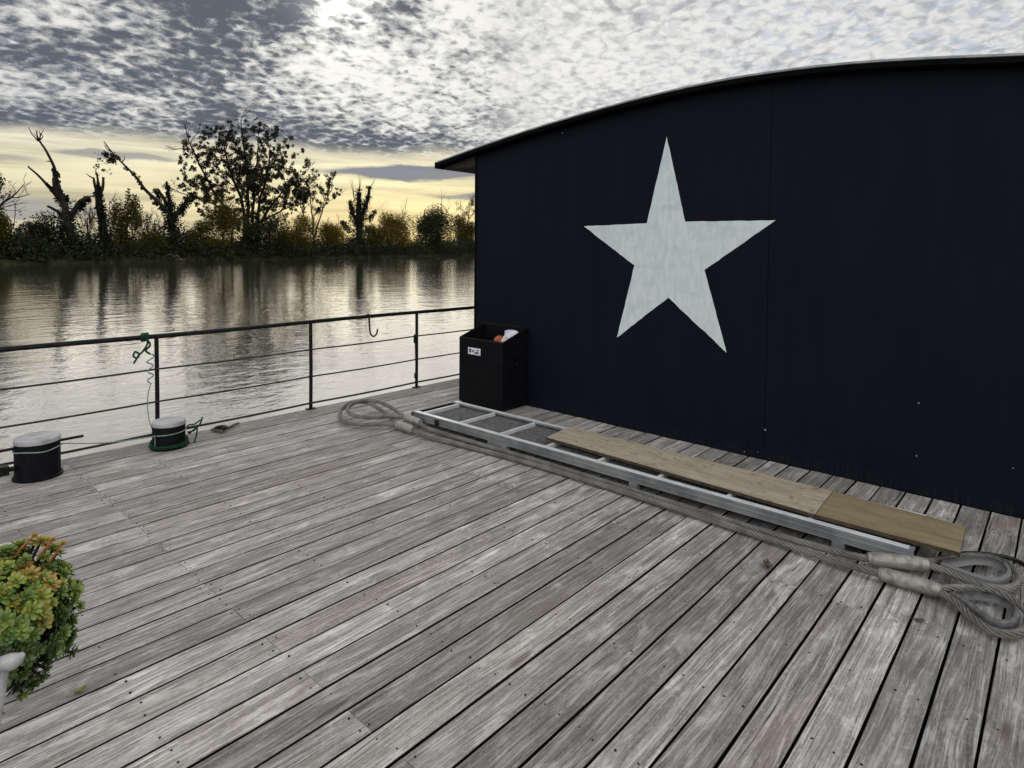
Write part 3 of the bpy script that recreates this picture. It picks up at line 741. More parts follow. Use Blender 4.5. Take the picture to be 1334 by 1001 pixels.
# small tree right, against the cabin
o, s, L = tree_root('thin_tree', 'small pale half bare tree showing beside the cabin corner', 'tree', 610, 8.0)
mb = MB(); tips = []
P = limb(mb, [L(608, 330), L(608, 300), L(610, 282), L(611, 272)], .28, .1, 6, .05)
for i in range(len(P) // 3, len(P)): grow(mb, P[i], Vector((rnd.gauss(0, .7), rnd.gauss(0, .6), 1)).normalized(), rnd.uniform(1.8, 3), .08, 2, tips, .5, .25)
mb.build('trunk', M['bark'], o)
cards('crown', np.vstack([ball(p_, .7, 14) for p_, dp in tips]), .26, M['leaf_brown'], o)

# undergrowth along the shore and the far wood behind
pts = []
for i in range(4200):
    sx = rnd.uniform(-70, 260); dn = rnd.uniform(0.3, 6.5); far = max(0.0, sx) / 130
    P = B0 + BD * sx + BN * dn; g = zg(dn)
    hh = rnd.uniform(.3, 2.1 + .35 * dn * (.6 + .4 * math.sin(sx * .31))) * (1 + 1.05 * far); r_ = rnd.uniform(.5, 1.3) * (1 + .5 * far)
    pts.append(ball((P.x, P.y, g + hh * .55), (r_, r_, hh * .7), int(24 * (1 + .6 * far))))
pts = np.vstack(pts); pts = pts[pts[:, 2] > -.75]
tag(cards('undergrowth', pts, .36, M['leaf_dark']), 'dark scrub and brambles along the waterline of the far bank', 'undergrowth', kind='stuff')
pts = []
for i in range(1500):
    sx = rnd.uniform(-150, 420); dn = rnd.uniform(22, 60)
    P = B0 + BD * sx + BN * dn; hh = rnd.uniform(2.5, 5.2) * (.8 + .35 * math.sin(sx * .11) * math.sin(sx * .037 + 1))
    r_ = rnd.uniform(1.2, 2.6); pts.append(ball((P.x, P.y, .6 + hh * .5), (r_, r_, hh * .55), 24))
tag(cards('distant_wood', np.vstack(pts), .55, M['leaf_brown']), 'low hazy wood in the distance behind the bank trees', 'wood', kind='stuff')
# a fallen pale branch at the water's edge
o, s, L = tree_root('driftwood', 'pale fallen branches lying at the waterline under the leaning tree', 'driftwood', 226, 0.6)
mb = MB()
for a in ([(214, 334), (222, 331), (230, 336)], [(222, 337), (229, 332), (236, 339)], [(218, 336), (226, 338), (240, 337)]):
    limb(mb, [L(x_, y_, rnd.uniform(-.3, .3)) for x_, y_ in a], .07, .03, 5, .02)
mb.build('branch', M['palebark'], o)

# ------------------------------------------------------------------ cabin
cab = thing('cabin', 'dark navy boat cabin with arched roof and a large white star', 'cabin', (WALL, 2.2, 0))
OX, OY = -WALL, -2.2
arch = [(-1.75, 2.30), (-1.1, 2.43), (-0.5, 2.52), (0.233, 2.617), (0.726, 2.689), (1.18, 2.741), (1.633, 2.768), (2.1, 2.773), (2.6, 2.751), (3.13, 2.709), (3.78, 2.640), (4.2, 2.586), (4.63, 2.524), (5.20, 2.434)]
aS = spline([(0, a, b_) for a, b_ in arch], .05)
def zroof(yy):
    return float(np.interp(yy, [p_.y for p_ in aS], [p_.z for p_ in aS]))
# front wall panels, split at the seams
seams = [CAB_Y0, 0.16, 1.655, 3.19, CAB_Y1]
for i in range(4):
    a, b_ = seams[i] + .0016, seams[i + 1] - .0016
    n = 12; yy = [a + (b_ - a) * j / n for j in range(n + 1)]
    poly = [(0, q + OY, zroof(q) - .004) for q in yy][::-1]
    poly += [(0, a + OY, 0.004), (0, b_ + OY, 0.004)]
    mb = MB(); off_ = (0, .0015, 0, .002)[i]
    mb.prism([(p_[0] + off_, p_[1], p_[2]) for p_ in poly], (.03, 0, 0))
    mb.build('wall_panel', M['navy'], cab)
mb = MB()   # framing behind the panels and the long side walls
mb.box((.034, CAB_Y0 + OY + .002, .004), (.06, CAB_Y1 + OY - .03, 2.25))
mb.box((.062, CAB_Y1 + OY - .034, .004), (19.0, CAB_Y1 + OY - .004, zroof(CAB_Y1) - .03))
mb.box((.062, CAB_Y0 + OY + .004, .004), (19.0, CAB_Y0 + OY + .034, zroof(CAB_Y0) - .03))
mb.box((19.0, CAB_Y0 + OY, .004), (19.03, CAB_Y1 + OY, 2.4))
mb.build('side_wall', M['navy'], cab)
mb = MB(); mb.box((-.012, CAB_Y1 + OY - .001, .005), (.05, CAB_Y1 + OY + .012, zroof(CAB_Y1) - .015)); mb.build('corner_trim', M['black'], cab, bevel=.002)
# windows in the side wall (seen only from the water)
for q in range(4):
    mb = MB(); xx = 2.5 + q * 4; mb.box((xx, CAB_Y1 + OY - .002, 1.0), (xx + 1.4, CAB_Y1 + OY + .02, 1.9)); wv = mb.build('window', M['edge'], cab)
    mb = MB(); mb.box((xx + .06, CAB_Y1 + OY + .021, 1.06), (xx + 1.34, CAB_Y1 + OY + .024, 1.84)); mb.build('pane', M['hull'], wv)
# star
star = [(2.489, 2.468), (2.314, 1.772), (1.608, 1.767), (2.145, 1.39), (1.953, 0.76), (2.451, 1.155), (2.936, 0.778), (2.771, 1.41), (3.301, 1.752), (2.66, 1.766)]
mb = MB(); pts = []
for i in range(10):
    a, b_ = star[i], star[(i + 1) % 10]
    for j in range(14):
        f_ = j / 14; jit = .0015 if j else 0
        pts.append((-.0012, a[0] + (b_[0] - a[0]) * f_ + rnd.gauss(0, jit) + OY, a[1] + (b_[1] - a[1]) * f_ + rnd.gauss(0, jit)))
mb.prism(pts, (-.0012, 0, 0)); st_o = mb.build('painted_star', M['star'], cab); st_o['label'] = 'large white painted five pointed star'
# roof
FO = .10
mb = MB(); n = len(aS); th = .036; vs = []; fs = []
for xx in (-FO, 19.4):
    for p_ in aS: vs += [(xx, p_.y + OY, p_.z + .002), (xx, p_.y + OY, p_.z + .002 + th)]
for i in range(n - 1):
    a = 2 * i; b_ = 2 * n + 2 * i
    fs += [(a, a + 2, a + 3, a + 1), (b_, b_ + 1, b_ + 3, b_ + 2), (a + 1, a + 3, b_ + 3, b_ + 1), (a, b_, b_ + 2, a + 2)]
fs += [(0, 1, 2 * n + 1, 2 * n), (2 * n - 2, 4 * n - 2, 4 * n - 1, 2 * n - 1)]
mb.add(vs, fs); roof = mb.build('roof', M['roof'], cab, smooth=40)
mb = MB(); mb.tube([(-FO + .004, p_.y + OY, p_.z + th + .008) for p_ in aS], .011, 6); mb.build('roof_edging', M['edge'], roof)
mb = MB()
mb.box((-FO - .004, aS[-1].y + OY + .001, aS[-1].z - .022), (19.4, aS[-1].y + OY + .03, aS[-1].z + th + .012))
mb.build('gutter', M['roof'], roof, bevel=.003)
mb = MB()
for yy in (4.85, 5.05, 5.22):
    pass
mb.prism([(0, CAB_Y1 + OY + .014, zroof(CAB_Y1) - .002), (0, 5.195 + OY, zroof(5.195) - .002), (0, 5.195 + OY, zroof(5.195) - .028), (0, CAB_Y1 + OY + .014, zroof(5.195) - .030)], (19.0, 0, 0))
mb.build('soffit', M['soffit'], roof)
# screw heads
sc = [(1.65, .225, .008), (3.556, 2.62, .006), (1.80, .03, .005), (.698, .589, .005), (.702, .249, .005), (.221, .287, .004), (1.70, .05, .004)]
for yy, zz, r_ in sc:
    mb = MB(); mb.prism([(-.0012, r_ * math.cos(a * math.pi / 5), r_ * math.sin(a * math.pi / 5)) for a in range(10)], (-.0022, 0, 0))
    mb.build('screw_head', M['screw'], cab, loc=(0, yy + OY, zz))

# ------------------------------------------------------------------ litter bin
bx0, by0, by1, bd = 4.285, 3.945, 4.535, .362
lb = thing('litter_bin', 'square black litter bin with sloping open top against the navy wall', 'bin', (bx0, (by0 + by1) / 2, 0))
hw = (by1 - by0) / 2; tk = .016; hf, hb = .652, .765
mb = MB()
mb.prism([(0, -hw, .02), (0, hw, .02), (0, hw, hf), (0, -hw, hf)], (tk, 0, 0))
mb.prism([(bd - tk, -hw, .02), (bd - tk, hw, .02), (bd - tk, hw, hb), (bd - tk, -hw, hb)], (tk, 0, 0))
for sgn in (-1, 1):
    yy = sgn * hw if sgn < 0 else hw - tk
    mb.prism([(tk + .0005, yy, .02), (bd - tk - .0005, yy, .02), (bd - tk - .0005, yy, hb - .006), (tk + .0005, yy, hf + .004)], (0, tk, 0))
mb.box((tk + .001, -hw + tk + .001, .025), (bd - tk - .001, hw - tk - .001, .05))
mb.build('body', M['black'], lb, bevel=.003)
mb = MB(); mb.box((.02, -hw + .02, .0), (bd - .02, hw - .02, .0195)); mb.build('plinth', M['rubber'], lb)
mb = MB(); e = .009
rim = [(0.004, -hw + .006, hf + .004), (.004, hw - .006, hf + .004), (bd - .008, hw - .006, hb + .004), (bd - .008, -hw + .006, hb + .004)]
mb.tube(rim, .008, 6, closed=True); mb.build('rim', M['rail'], lb)
mb = MB(); mb.box((-.003, .015 - .02, .505), (-.0008, .165, .572)); lab = mb.build('sticker', M['label'], lb)
mb = MB()
for (a, b_, c_, d_) in ((.122, .150, .522, .56), (.085, .105, .53, .55), (.02, .072, .517, .535), (.02, .05, .545, .556)):
    mb.box((-.0042, a, c_), (-.0034, b_, d_))
mb.build('print', M['ink'], lab)
mb = MB(); mb.lathe([(.004, 0), (.018, .002), (.018, .006), (.012, .010)], 14); rv = mb.build('lock', M['rail'], lb, loc=(.2, -hw, .43)); rv.rotation_euler = (R(90), 0, 0)
# rubbish in the bin
o = thing('paper_sheet', 'folded white paper sticking up in the bin', 'paper', (bx0 + .20, by0 + .12, .60))
mb = MB()
n = 7; vs = []; fs = []
for i in range(n):
    for j in range(n):
        a, b_ = i / (n - 1), j / (n - 1)
        vs.append((.10 * a - .03 + .012 * math.sin(5 * b_), -.085 + .17 * b_ + .01 * math.sin(7 * a), .0 + .13 * a + .05 * b_ * (1 - b_) * 2 + .008 * math.sin(9 * a + 4 * b_)))
for i in range(n - 1):
    for j in range(n - 1): a = i * n + j; fs.append((a, a + n, a + n + 1, a + 1))
mb.add(vs, fs); pp = mb.build('sheet', M['paper'], o, smooth=60); sm = pp.modifiers.new('thick', 'SOLIDIFY'); sm.thickness = .0015
o = thing('crumpled_wrapper', 'crumpled red and cream wrapper in the bin beside the white paper', 'wrapper', (bx0 + .075, by0 + .10, .60))
def crumple(r, seed, zs=1.0):
    q = random.Random(seed); mb = MB(); vs = []; fs = []; a_, b_ = 7, 10
    for i in range(a_ + 1):
        for j in range(b_):
            th_ = math.pi * i / a_; ph = 2 * math.pi * j / b_; rr = r * q.uniform(.72, 1.15)
            vs.append((rr * math.sin(th_) * math.cos(ph), rr * math.sin(th_) * math.sin(ph), rr * math.cos(th_) * zs))
    for i in range(a_):
        for j in range(b_): fs.append((i * b_ + j, (i + 1) * b_ + j, (i + 1) * b_ + (j + 1) % b_, i * b_ + (j + 1) % b_))
    mb.add(vs, fs); return mb
crumple(.05, 3).build('red_side', M['redpaper'], o, loc=(0, .02, .06))
crumple(.045, 5).build('cream_side', M['cream'], o, loc=(.02, -.045, .055))

# ------------------------------------------------------------------ railing
rail = thing('railing', 'black steel railing with three wires along the deck edge above the river', 'railing', (1.79, 5.36, 0))
posts = [-2.2, -.87, .46, 1.79, 3.13, 4.42, 5.75, 7.08, 8.4, 9.7, 11.0]
mb = MB(); mb.tube([(q - 1.79, 0, .833 + .004 * math.sin(q * 2.1)) for q in np.arange(-4, 12, .25)], .0185, 10); mb.build('handrail', M['rail'], rail, smooth=50)
for q in posts:
    mb = MB(); mb.tube([(0, 0, .0025), (rnd.uniform(-.004, .004), 0, .40), (0, 0, .820)], .0165, 10)
    mb.box((-.045, -.025, .0026), (.045, .025, .010))
    for h in (.065, .318, .575): mb.tube([(0, -.021, h), (0, .021, h)], .008, 6)
    mb.build('post', M['rail'], rail, loc=(q - 1.79, 0, 0), smooth=40)
for h in (.065, .318, .575):
    pts = []
    for i in range(len(posts) - 1):
        for j in range(6):
            f_ = j / 6; pts.append((posts[i] + (posts[i + 1] - posts[i]) * f_ - 1.79, -.0255, h - .006 * math.sin(math.pi * f_)))
    mb = MB(); mb.tube(spline(pts, .1), (.0072 if h > .1 else .0095), 6); mb.build('wire', M['cable'], rail)
mb = MB(); mb.tube(spline([(3.776, 5.362, .856), (3.772, 5.335, .855), (3.776, 5.335, .80), (3.785, 5.335, .69), (3.80, 5.335, .648), (3.832, 5.335, .628), (3.866, 5.335, .648), (3.88, 5.335, .70)], .012), .0085, 8)
hk = tag(mb.build('hook', M['rail'], smooth=50), 'bent black iron hook hanging from the handrail between two posts', 'hook')
o = thing('turnbuckle', 'dark turnbuckle and strap hanging from the wire beside the post nearest the bin', 'turnbuckle', (4.365, 5.325, 0))
mb = MB(); mb.tube([(0, 0, .60), (.004, -.003, .45), (.012, 0, .30), (.018, 0, .16)], .005, 6); mb.build('strap', M['cable'], o)
mb = MB(); mb.lathe([(.005, 0), (.014, .012), (.014, .085), (.005, .1)], 10, (.0, 0, .50)); mb.build('body', M['rail'], o, smooth=50)
mb = MB(); mb.lathe([(.006, 0), (.020, .02), (.020, .06), (.006, .085)], 10, (.018, 0, .10)); mb.build('end_fitting', M['rail'], o, smooth=50)

# ------------------------------------------------------------------ bollards
def bollard(label, loc, r, h, rods, foot):
    o = thing('bollard', label, 'bollard', loc, 0, 'mooring bollards at the deck edge')
    mb = MB(); mb.lathe([(r * 1.10, .003), (r * 1.10, .014), (r * 1.03, .020), (r, .04), (r, h - .035), (r * .985, h - .030)], 44); mb.build('body', M['black'], o, smooth=35)
    mb = MB(); mb.lathe([(r * 1.015, h - .0295), (r * 1.025, h - .018), (r * 1.01, h - .004), (r * .95, h + .003), (r * .4, h + .006), (.002, h + .006)], 44); mb.build('cap', M['cap'], o, smooth=30)
    for (xa, xb, zz, rr) in rods:
        mb = MB(); mb.tube([(xa, 0, zz), (xb, 0, zz)], rr, 10); mb.build('rod', M['rail'], o, smooth=40)
    if foot:
        mb = MB(); mb.tube([(-r * .98, -.02, .09), (-r * 1.25, -.02, .09)], .016, 10); mb.box((-r * 1.7, -.05, .06), (-r * 1.25, .012, .12)); mb.build('lug', M['rail'], o, bevel=.004)
    return o
bollard('black mooring bollard with bare sides and worn white cap nearest the left edge', (.971, 5.105, 0), .126, .268, [(.122, .26, .215, .0095), (-.28, -.122, .215, .0095)], True)
bollard('black mooring bollard wrapped in green rope in front of a railing post', (1.795, 5.132, 0), .114, .205, [(-.21, -.111, .115, .0085), (.111, .20, .115, .0085)], False)
# ropes on the bollards and rail
def twist(mb, path, r, strands=3, pitch=.08, sides=5, step=None):
    P = [Vector(p_) for p_ in path]; n = len(P); N = None; acc = 0; fr = []
    for i in range(n):
        T = (P[min(i + 1, n - 1)] - P[max(i - 1, 0)]).normalized()
        if N is None: N = (Vector((0, 0, 1)) - T * T.z); N = N.normalized() if N.length > .01 else T.orthogonal().normalized()
        N = (N - T * N.dot(T)).normalized(); fr.append((N, T.cross(N)))
    rs = r * (.50 if strands <= 3 else .315); ro = r - rs
    for k_ in range(strands):
        q = []; acc = 0
        for i in range(n):
            if i: acc += (P[i] - P[i - 1]).length
            a = 2 * math.pi * (acc / pitch + k_ / strands); q.append(P[i] + (fr[i][0] * math.cos(a) + fr[i][1] * math.sin(a)) * ro)
        mb.tube(q, rs, sides)
mb = MB(); pts = []
for i in range(76):
    a = 2 * math.pi * i / 30; zz = .0 + i / 75 * .050
    pts.append((1.795 + (.131 + .004 * math.sin(a * 1.7)) * math.cos(a - 1.1), 5.132 + (.131 + .004 * math.sin(a * 2.3)) * math.sin(a - 1.1), .014 + zz * (.85 + .25 * math.sin(a - .6))))
twist(mb, pts, .0082, 3, .06)
pts2 = spline([(1.915, 5.07, .085), (1.95, 5.05, .12), (2.00, 5.07, .145), (2.03, 5.10, .19)], .01); twist(mb, pts2, .0075, 3, .06)
pts2 = spline([(1.92, 5.11, .09), (1.965, 5.09, .10), (2.00, 5.13, .125), (1.975, 5.07, .075), (1.93, 5.00, .03)], .01); twist(mb, pts2, .0075, 3, .06)
pts2 = spline([(1.915, 5.17, .09), (1.965, 5.20, .12), (2.01, 5.21, .115), (2.05, 5.19, .145)], .01); twist(mb, pts2, .007, 3, .06)
tag(mb.build('mooring_rope', M['green'], smooth=60), 'green rope coiled round the foot of a bollard with a frayed tail', 'rope')
o = thing('tie_rope', 'green rope knotted round the handrail above the rope wrapped bollard', 'rope', (1.70, 5.36, .833))
mb = MB()
for k_ in range(3): mb.tube([(-.012 + k_ * .017 + .004 * math.sin(a * .5), .0275 * math.cos(a * math.pi / 8), .0275 * math.sin(a * math.pi / 8)) for a in range(17)], .0085, 6)
twist(mb, spline([(0, -.03, .0), (.012, -.045, -.04), (-.01, -.04, -.09), (-.04, -.04, -.12), (-.075, -.045, -.10), (-.085, -.04, -.135), (-.06, -.04, -.15), (-.04, -.035, -.12), (-.085, -.04, -.19)], .008), .0085, 3, .05)
twist(mb, spline([(.01, -.03, -.01), (.03, -.045, -.06), (.0, -.04, -.10), (.03, -.04, -.13)], .008), .009, 3, .05)
mb.build('knot', M['green'], o, smooth=60)
mb = MB()
q = []
for i in range(70):
    f_ = i / 69; q.append((.03 + .03 * math.sin(f_ * 19) * (1 - .4 * f_), -.045 + .012 * math.cos(f_ * 15), -.13 - f_ * .23))
twist(mb, q, .006, 2, .05)
mb.tube(spline([(.03, -.045, -.36), (.005, -.05, -.48), (.0, -.09, -.62), (-.015, -.25, -.72), (-.02, -.28, -.79)], .02), .0038, 5)
mb.build('cord', M['bluecord'], o, smooth=60)
# thin line between the bollards
mb = MB(); q = []
for i in range(28): a = -R(200) + R(195) * i / 27; q.append((.971 + .1295 * math.cos(a), 5.105 + .1295 * math.sin(a), .195 - .004 * math.sin(i * .5)))
q += [tuple(p_) for p_ in spline([(1.11, 5.09, .194), (1.28, 5.08, .155), (1.45, 5.065, .135), (1.67, 5.055, .125)], .03)[1:]]
for i in range(16): a = R(215) + R(130) * i / 15; q.append((1.795 + .1185 * math.cos(a), 5.132 + .1185 * math.sin(a), .118 + .001 * i))
mb.tube(q, .0042, 5); tag(mb.build('thin_line', M['line'], smooth=60), 'thin grey green line stretched between the two bollards', 'line')
# shackle on the deck
o = thing('shackle', 'small dark shackle with its pin lying on the deck near the railing', 'shackle', (2.235, 5.235, .003), R(20))
mb = MB(); mb.tube(spline([(-.045, -.03, .02), (-.01, -.034, .03), (.028, -.02, .028), (.036, 0, .028), (.028, .02, .028), (-.01, .034, .03), (-.045, .03, .02)], .008), .017, 8); mb.build('bow', M['rail'], o, smooth=60)
mb = MB(); mb.tube([(-.045, -.06, .02), (-.045, .06, .02)], .012, 8); mb.tube(spline([(.03, .0, .014), (.10, .0, .011), (.16, .03, .011), (.22, .03, .011)], .02), .009, 6); mb.build('pin', M['dry'], o, smooth=60)

# ------------------------------------------------------------------ gangway, boards
GY0, GY1 = .525, 4.255
gw = thing('gangway', 'long aluminium gangway section lying flat on the deck beside the wall', 'gangway', (3.50, GY0, 0), R(.35))
Lg = GY1 - GY0
def rail_section(mb, side):
    x_ = 0 if side == 0 else .475
    def bx(a, b_, z0, z1, y0=0, y1=Lg):
        if side: a, b_ = -b_, -a
        mb.box((x_ + a, y0, z0), (x_ + b_, y1, z1))
    bx(-.020, .026, .106, .120)          # top flange
    bx(-.014, -.004, .064, .1055)        # web
    bx(-.020, -.0145, .082, .090)        # rib on the web
    bx(-.018, .024, .054, .0635)         # lower flange
for side in (0, 1):
    mb = MB(); rail_section(mb, side); ro_ = mb.build('side_rail', [M['alu_worn']], gw, bevel=.0015)
    x_ = -.0205 if side == 0 else .455
    mb = MB(); mb.box((x_, 0.02, .1204), (x_ + .040, Lg - .03, .1232)); mb.build('tread_strip', M['alu'], ro_, bevel=.001)
yr = Lg - .10
while yr > .05:
    mb = MB(); mb.box((.027, yr - .011, .070), (.448, yr + .011, .1172)); mb.build('rung', M['alu'], gw, bevel=.003); yr -= .45
mb = MB()
yy = .02
while yy < Lg - .02:
    mb.box((.004, yy, .072), (.471, yy + .006, .092)); yy += .024
for xx in np.arange(.02, .46, .045): mb.box((xx, .01, .076), (xx + .004, Lg - .01, .0915))
mb.build('grating', M['grate'], gw)
mb = MB(); mb.box((.003, .0, .0645), (.472, Lg, .0695)); mb.build('pan', M['rubber'], gw)
for (y0, y1) in ((.30, .36), (1.50, 1.56), (2.62, 2.82), (3.62, 3.68)):
    for x_ in (-.018, .445):
        mb = MB(); mb.box((x_, y0, .0028), (x_ + .045, y1, .0535)); mb.build('foot_pad', M['alu_worn'], gw, bevel=.003)
mb = MB(); mb.box((-.024, Lg - .012, .050), (.50, Lg + .006, .108)); mb.build('end_cap', M['rubber'], gw, bevel=.004)
mb = MB(); mb.box((-.0235, 3.38, .058), (-.0205, 3.43, .104)); mb.build('joint_plate', M['rubber'], gw)

def board(name, label, quad, z0, zt, mtop):
    cx = sum(a for a, _ in quad) / 4; cy = sum(b_ for _, b_ in quad) / 4
    o = thing(name, label, 'board', (cx, cy, z0))
    mb = MB(); n = 12; q = [(a - cx, b_ - cy) for a, b_ in quad]; vs = []; fs = []
    for s in range(n + 1):
        f_ = s / n
        l_ = (q[0][0] + (q[3][0] - q[0][0]) * f_ + rnd.uniform(-.002, .002), q[0][1] + (q[3][1] - q[0][1]) * f_)
        r_ = (q[1][0] + (q[2][0] - q[1][0]) * f_ + rnd.uniform(-.002, .002), q[1][1] + (q[2][1] - q[1][1]) * f_)
        w = .004 * math.sin(f_ * 5)
        vs += [(l_[0], l_[1], 0), (r_[0], r_[1], 0), (r_[0], r_[1], zt + w * .0), (l_[0], l_[1], zt + w * .0)]
    tops = []
    for s in range(n):
        a = 4 * s
        mb.cur = 1; mb.add([], []); 
        fs_side = [(a, a + 4, a + 5, a + 1), (a + 1, a + 5, a + 6, a + 2), (a + 3, a + 7, a + 4, a)]
        fs += [(f__, 1) for f__ in fs_side] + [((a + 2, a + 6, a + 7, a + 3), 0)]
    fs += [((0, 1, 2, 3), 1), ((4 * n + 3, 4 * n + 2, 4 * n + 1, 4 * n), 1)]
    mb.v = vs
    for f__, mi in fs: mb.f.append(list(f__)); mb.mi.append(mi); mb.col.append((0, 0, 0, 1))
    mb.build('sheet', [mtop, M['plyedge']], o)
    return o
board('plywood_board', 'long faded speckled plywood board lying on the gangway', [(3.612, 2.875), (3.955, 2.918), (3.948, 1.004), (3.535, .982)], .1245, .020, M['ply1'])
board('plywood_board', 'shorter tan plywood board at the rope end of the gangway', [(3.533, .978), (3.944, 1.000), (3.905, .365), (3.545, .350)], .1245, .021, M['ply2'])

# ------------------------------------------------------------------ wire rope slings
def sling(label, body, loopL, loopR, zb, thim, ferr, tm):
    o = thing('wire_rope_sling', label, 'wire rope', (body[len(body) // 2][0], body[len(body) // 2][1], 0), 0, 'wire rope slings beside the gangway')
    ox, oy = o.location.x, o.location.y
    V = lambda p_: Vector((p_[0] - ox, p_[1] - oy, p_[2]))
    r = .018
    mb = MB(); twist(mb, spline([V(p_) for p_ in body], .012), r, 6, .21, 6); mb.build('rope', M['rope'], o, smooth=60)
    for nm, lp in (('eye', loopL), ('eye', loopR)):
        mb = MB(); twist(mb, spline([V(p_) for p_ in lp], .010), r, 6, .20, 6); mb.build(nm, M['rope'], o, smooth=60)
    for (a, b_) in ferr:
        a, b_ = V(a), V(b_); mb = MB(); n = 9; P = [a.lerp(b_, i / (n - 1)) for i in range(n)]
        mb.tube(P, [.026, .0325, .0335, .0335, .034, .0335, .0335, .0325, .027], 18); mb.build('ferrule', ferr_m, o, smooth=40)
    if thim:
        P = spline([V(p_) for p_ in thim], .012); mb = MB(); n = len(P); vs = []; fs = []
        for i, p_ in enumerate(P):
            tn = (P[min(i + 1, n - 1)] - P[max(i - 1, 0)]); nn_ = Vector((-tn.y, tn.x, 0)).normalized()
            for (a, h) in ((.008, -.022), (-.004, -.015), (-.006, 0), (-.004, .015), (.008, .022), (.012, .021), (0, .013), (-.002, 0), (0, -.013), (.012, -.021)):
                vs.append(p_ + nn_ * (a * thim_sign) + Vector((0, 0, h)))
        m_ = 10
        for i in range(n - 1):
            for j in range(m_): fs.append((i * m_ + j, i * m_ + (j + 1) % m_, (i + 1) * m_ + (j + 1) % m_, (i + 1) * m_ + j))
        mb.add(vs, fs); mb.build('thimble', tm, o, smooth=50)
    return o
def zz(l, z_): return [(a, b_, z_) for a, b_ in l]
ferr_m = M['ferrule']
thim_sign = 1
bodyA = [(3.262, 4.02, .042), (3.268, 3.80, .026), (3.315, 3.45, .024), (3.362, 2.80, .024), (3.366, 2.13, .024), (3.352, 1.60, .026), (3.330, 1.15, .028), (3.302, .80, .034), (3.298, .62, .042)]
loopLA = [(3.255, 4.21, .048), (3.200, 4.30, .050), (3.062, 4.48, .040), (3.045, 4.70, .040), (3.18, 4.92, .060), (3.36, 5.00, .085), (3.44, 4.87, .085), (3.38, 4.50, .060), (3.30, 4.30, .050), (3.278, 4.21, .048)]
loopRA = [(3.298, .40, .044), (3.245, .325, .040), (3.168, .265, .036), (3.118, .195, .034), (3.150, .130, .034), (3.250, .090, .036), (3.375, .098, .040), (3.455, .170, .042), (3.452, .262, .044), (3.380, .350, .044), (3.318, .40, .044)]
thA = zz([(3.300, .350), (3.250, .290), (3.195, .240), (3.162, .195), (3.185, .155), (3.255, .125), (3.355, .132), (3.412, .180), (3.410, .250), (3.355, .315), (3.318, .352)], .040)
sling('front wire rope sling whose right eye lies lowest on the open deck boards', bodyA, loopLA, loopRA, 0, thA, [((3.262, 4.00, .044), (3.266, 4.22, .048)), ((3.297, .63, .043), (3.308, .39, .045))], M['thimble'])
bodyB = [(3.408, 4.10, .060), (3.402, 3.95, .034), (3.425, 3.45, .024), (3.438, 2.85, .024), (3.424, 2.19, .026), (3.412, 1.65, .026), (3.395, 1.19, .030), (3.392, .82, .042), (3.408, .68, .050)]
loopLB = [(3.395, 4.27, .070), (3.300, 4.36, .085), (3.150, 4.46, .085), (3.100, 4.62, .088), (3.170, 4.80, .098), (3.33, 4.90, .110), (3.475, 4.82, .110), (3.470, 4.56, .095), (3.430, 4.38, .078), (3.412, 4.27, .070)]
loopRB = [(3.508, .475, .060), (3.500, .385, .056), (3.470, .290, .056), (3.468, .205, .060), (3.530, .155, .060), (3.650, .135, .056), (3.772, .165, .052), (3.812, .245, .052), (3.760, .335, .054), (3.640, .415, .058), (3.525, .480, .061)]
thB = zz([(3.538, .420), (3.518, .350), (3.505, .285), (3.520, .222), (3.570, .188), (3.660, .170), (3.745, .196), (3.768, .250), (3.730, .312), (3.640, .375), (3.560, .425)], .058)
sling('rear wire rope sling whose rust stained right eye lies against the gangway end', bodyB, loopLB, loopRB, 0, thB, [((3.407, 4.08, .062), (3.402, 4.28, .070)), ((3.400, .70, .052), (3.510, .470, .060))], M['thimble_r'])
mb = MB(); mb.tube(spline([(3.82, .40, .012), (3.90, .36, .012), (3.965, .27, .012), (3.985, .18, .012), (3.93, .12, .012), (3.80, .07, .012), (3.72, -.10, .012), (3.9, -.45, .012), (4.2, -.8, .012)], .02), .0095, 7)
tag(mb.build('thin_cable', M['cable'], smooth=60), 'thin dark cable curving over the deck beside the sling eyes at the right edge', 'cable')

# ------------------------------------------------------------------ fallen leaves
def dead_leaf(label, loc, rz, L_, m_, curl):
    o = thing('fallen_leaf', label, 'leaf', loc, rz); mb = MB(); n = 9; vs = []; fs = []
    for i in range(n):
        f_ = i / (n - 1); w = L_ * .33 * math.sin(math.pi * (.06 + .88 * f_)) * (1 + .25 * math.sin(i * 2.6))
        for j in range(5):
            g_ = j / 4 - .5; vs.append((L_ * (f_ - .5), 2 * w * g_, .004 + curl * (abs(g_) * 1.6 + (f_ - .5) ** 2 * 2) * (1 + .4 * math.sin(i + j * 2))))
    for i in range(n - 1):
        for j in range(4): a = i * 5 + j; fs.append((a, a + 5, a + 6, a + 1))
    mb.add(vs, fs); b_ = mb.build('blade', m_, o, smooth=70); b_.modifiers.new('thick', 'SOLIDIFY').thickness = .0008
    mb = MB(); mb.tube([(-L_ * .5, 0, .004 + curl * .4), (-L_ * .75, .008, .004), (-L_ * .95, .02, .004)], .0012, 5); mb.build('stalk', m_, o)
dead_leaf('curled brown leaf on the boards in front of the ropes', (3.076, 1.064, .001), .6, .062, M['dry'], .018)
dead_leaf('small yellow green leaf on the boards beside the potted plant', (.586, 2.51, .001), .3, .036, M['greenleaf'], .008)
dead_leaf('reddish brown leaf scrap below the front rope eye', (3.062, .432, .001), -1.1, .04, M['dry'], .004)

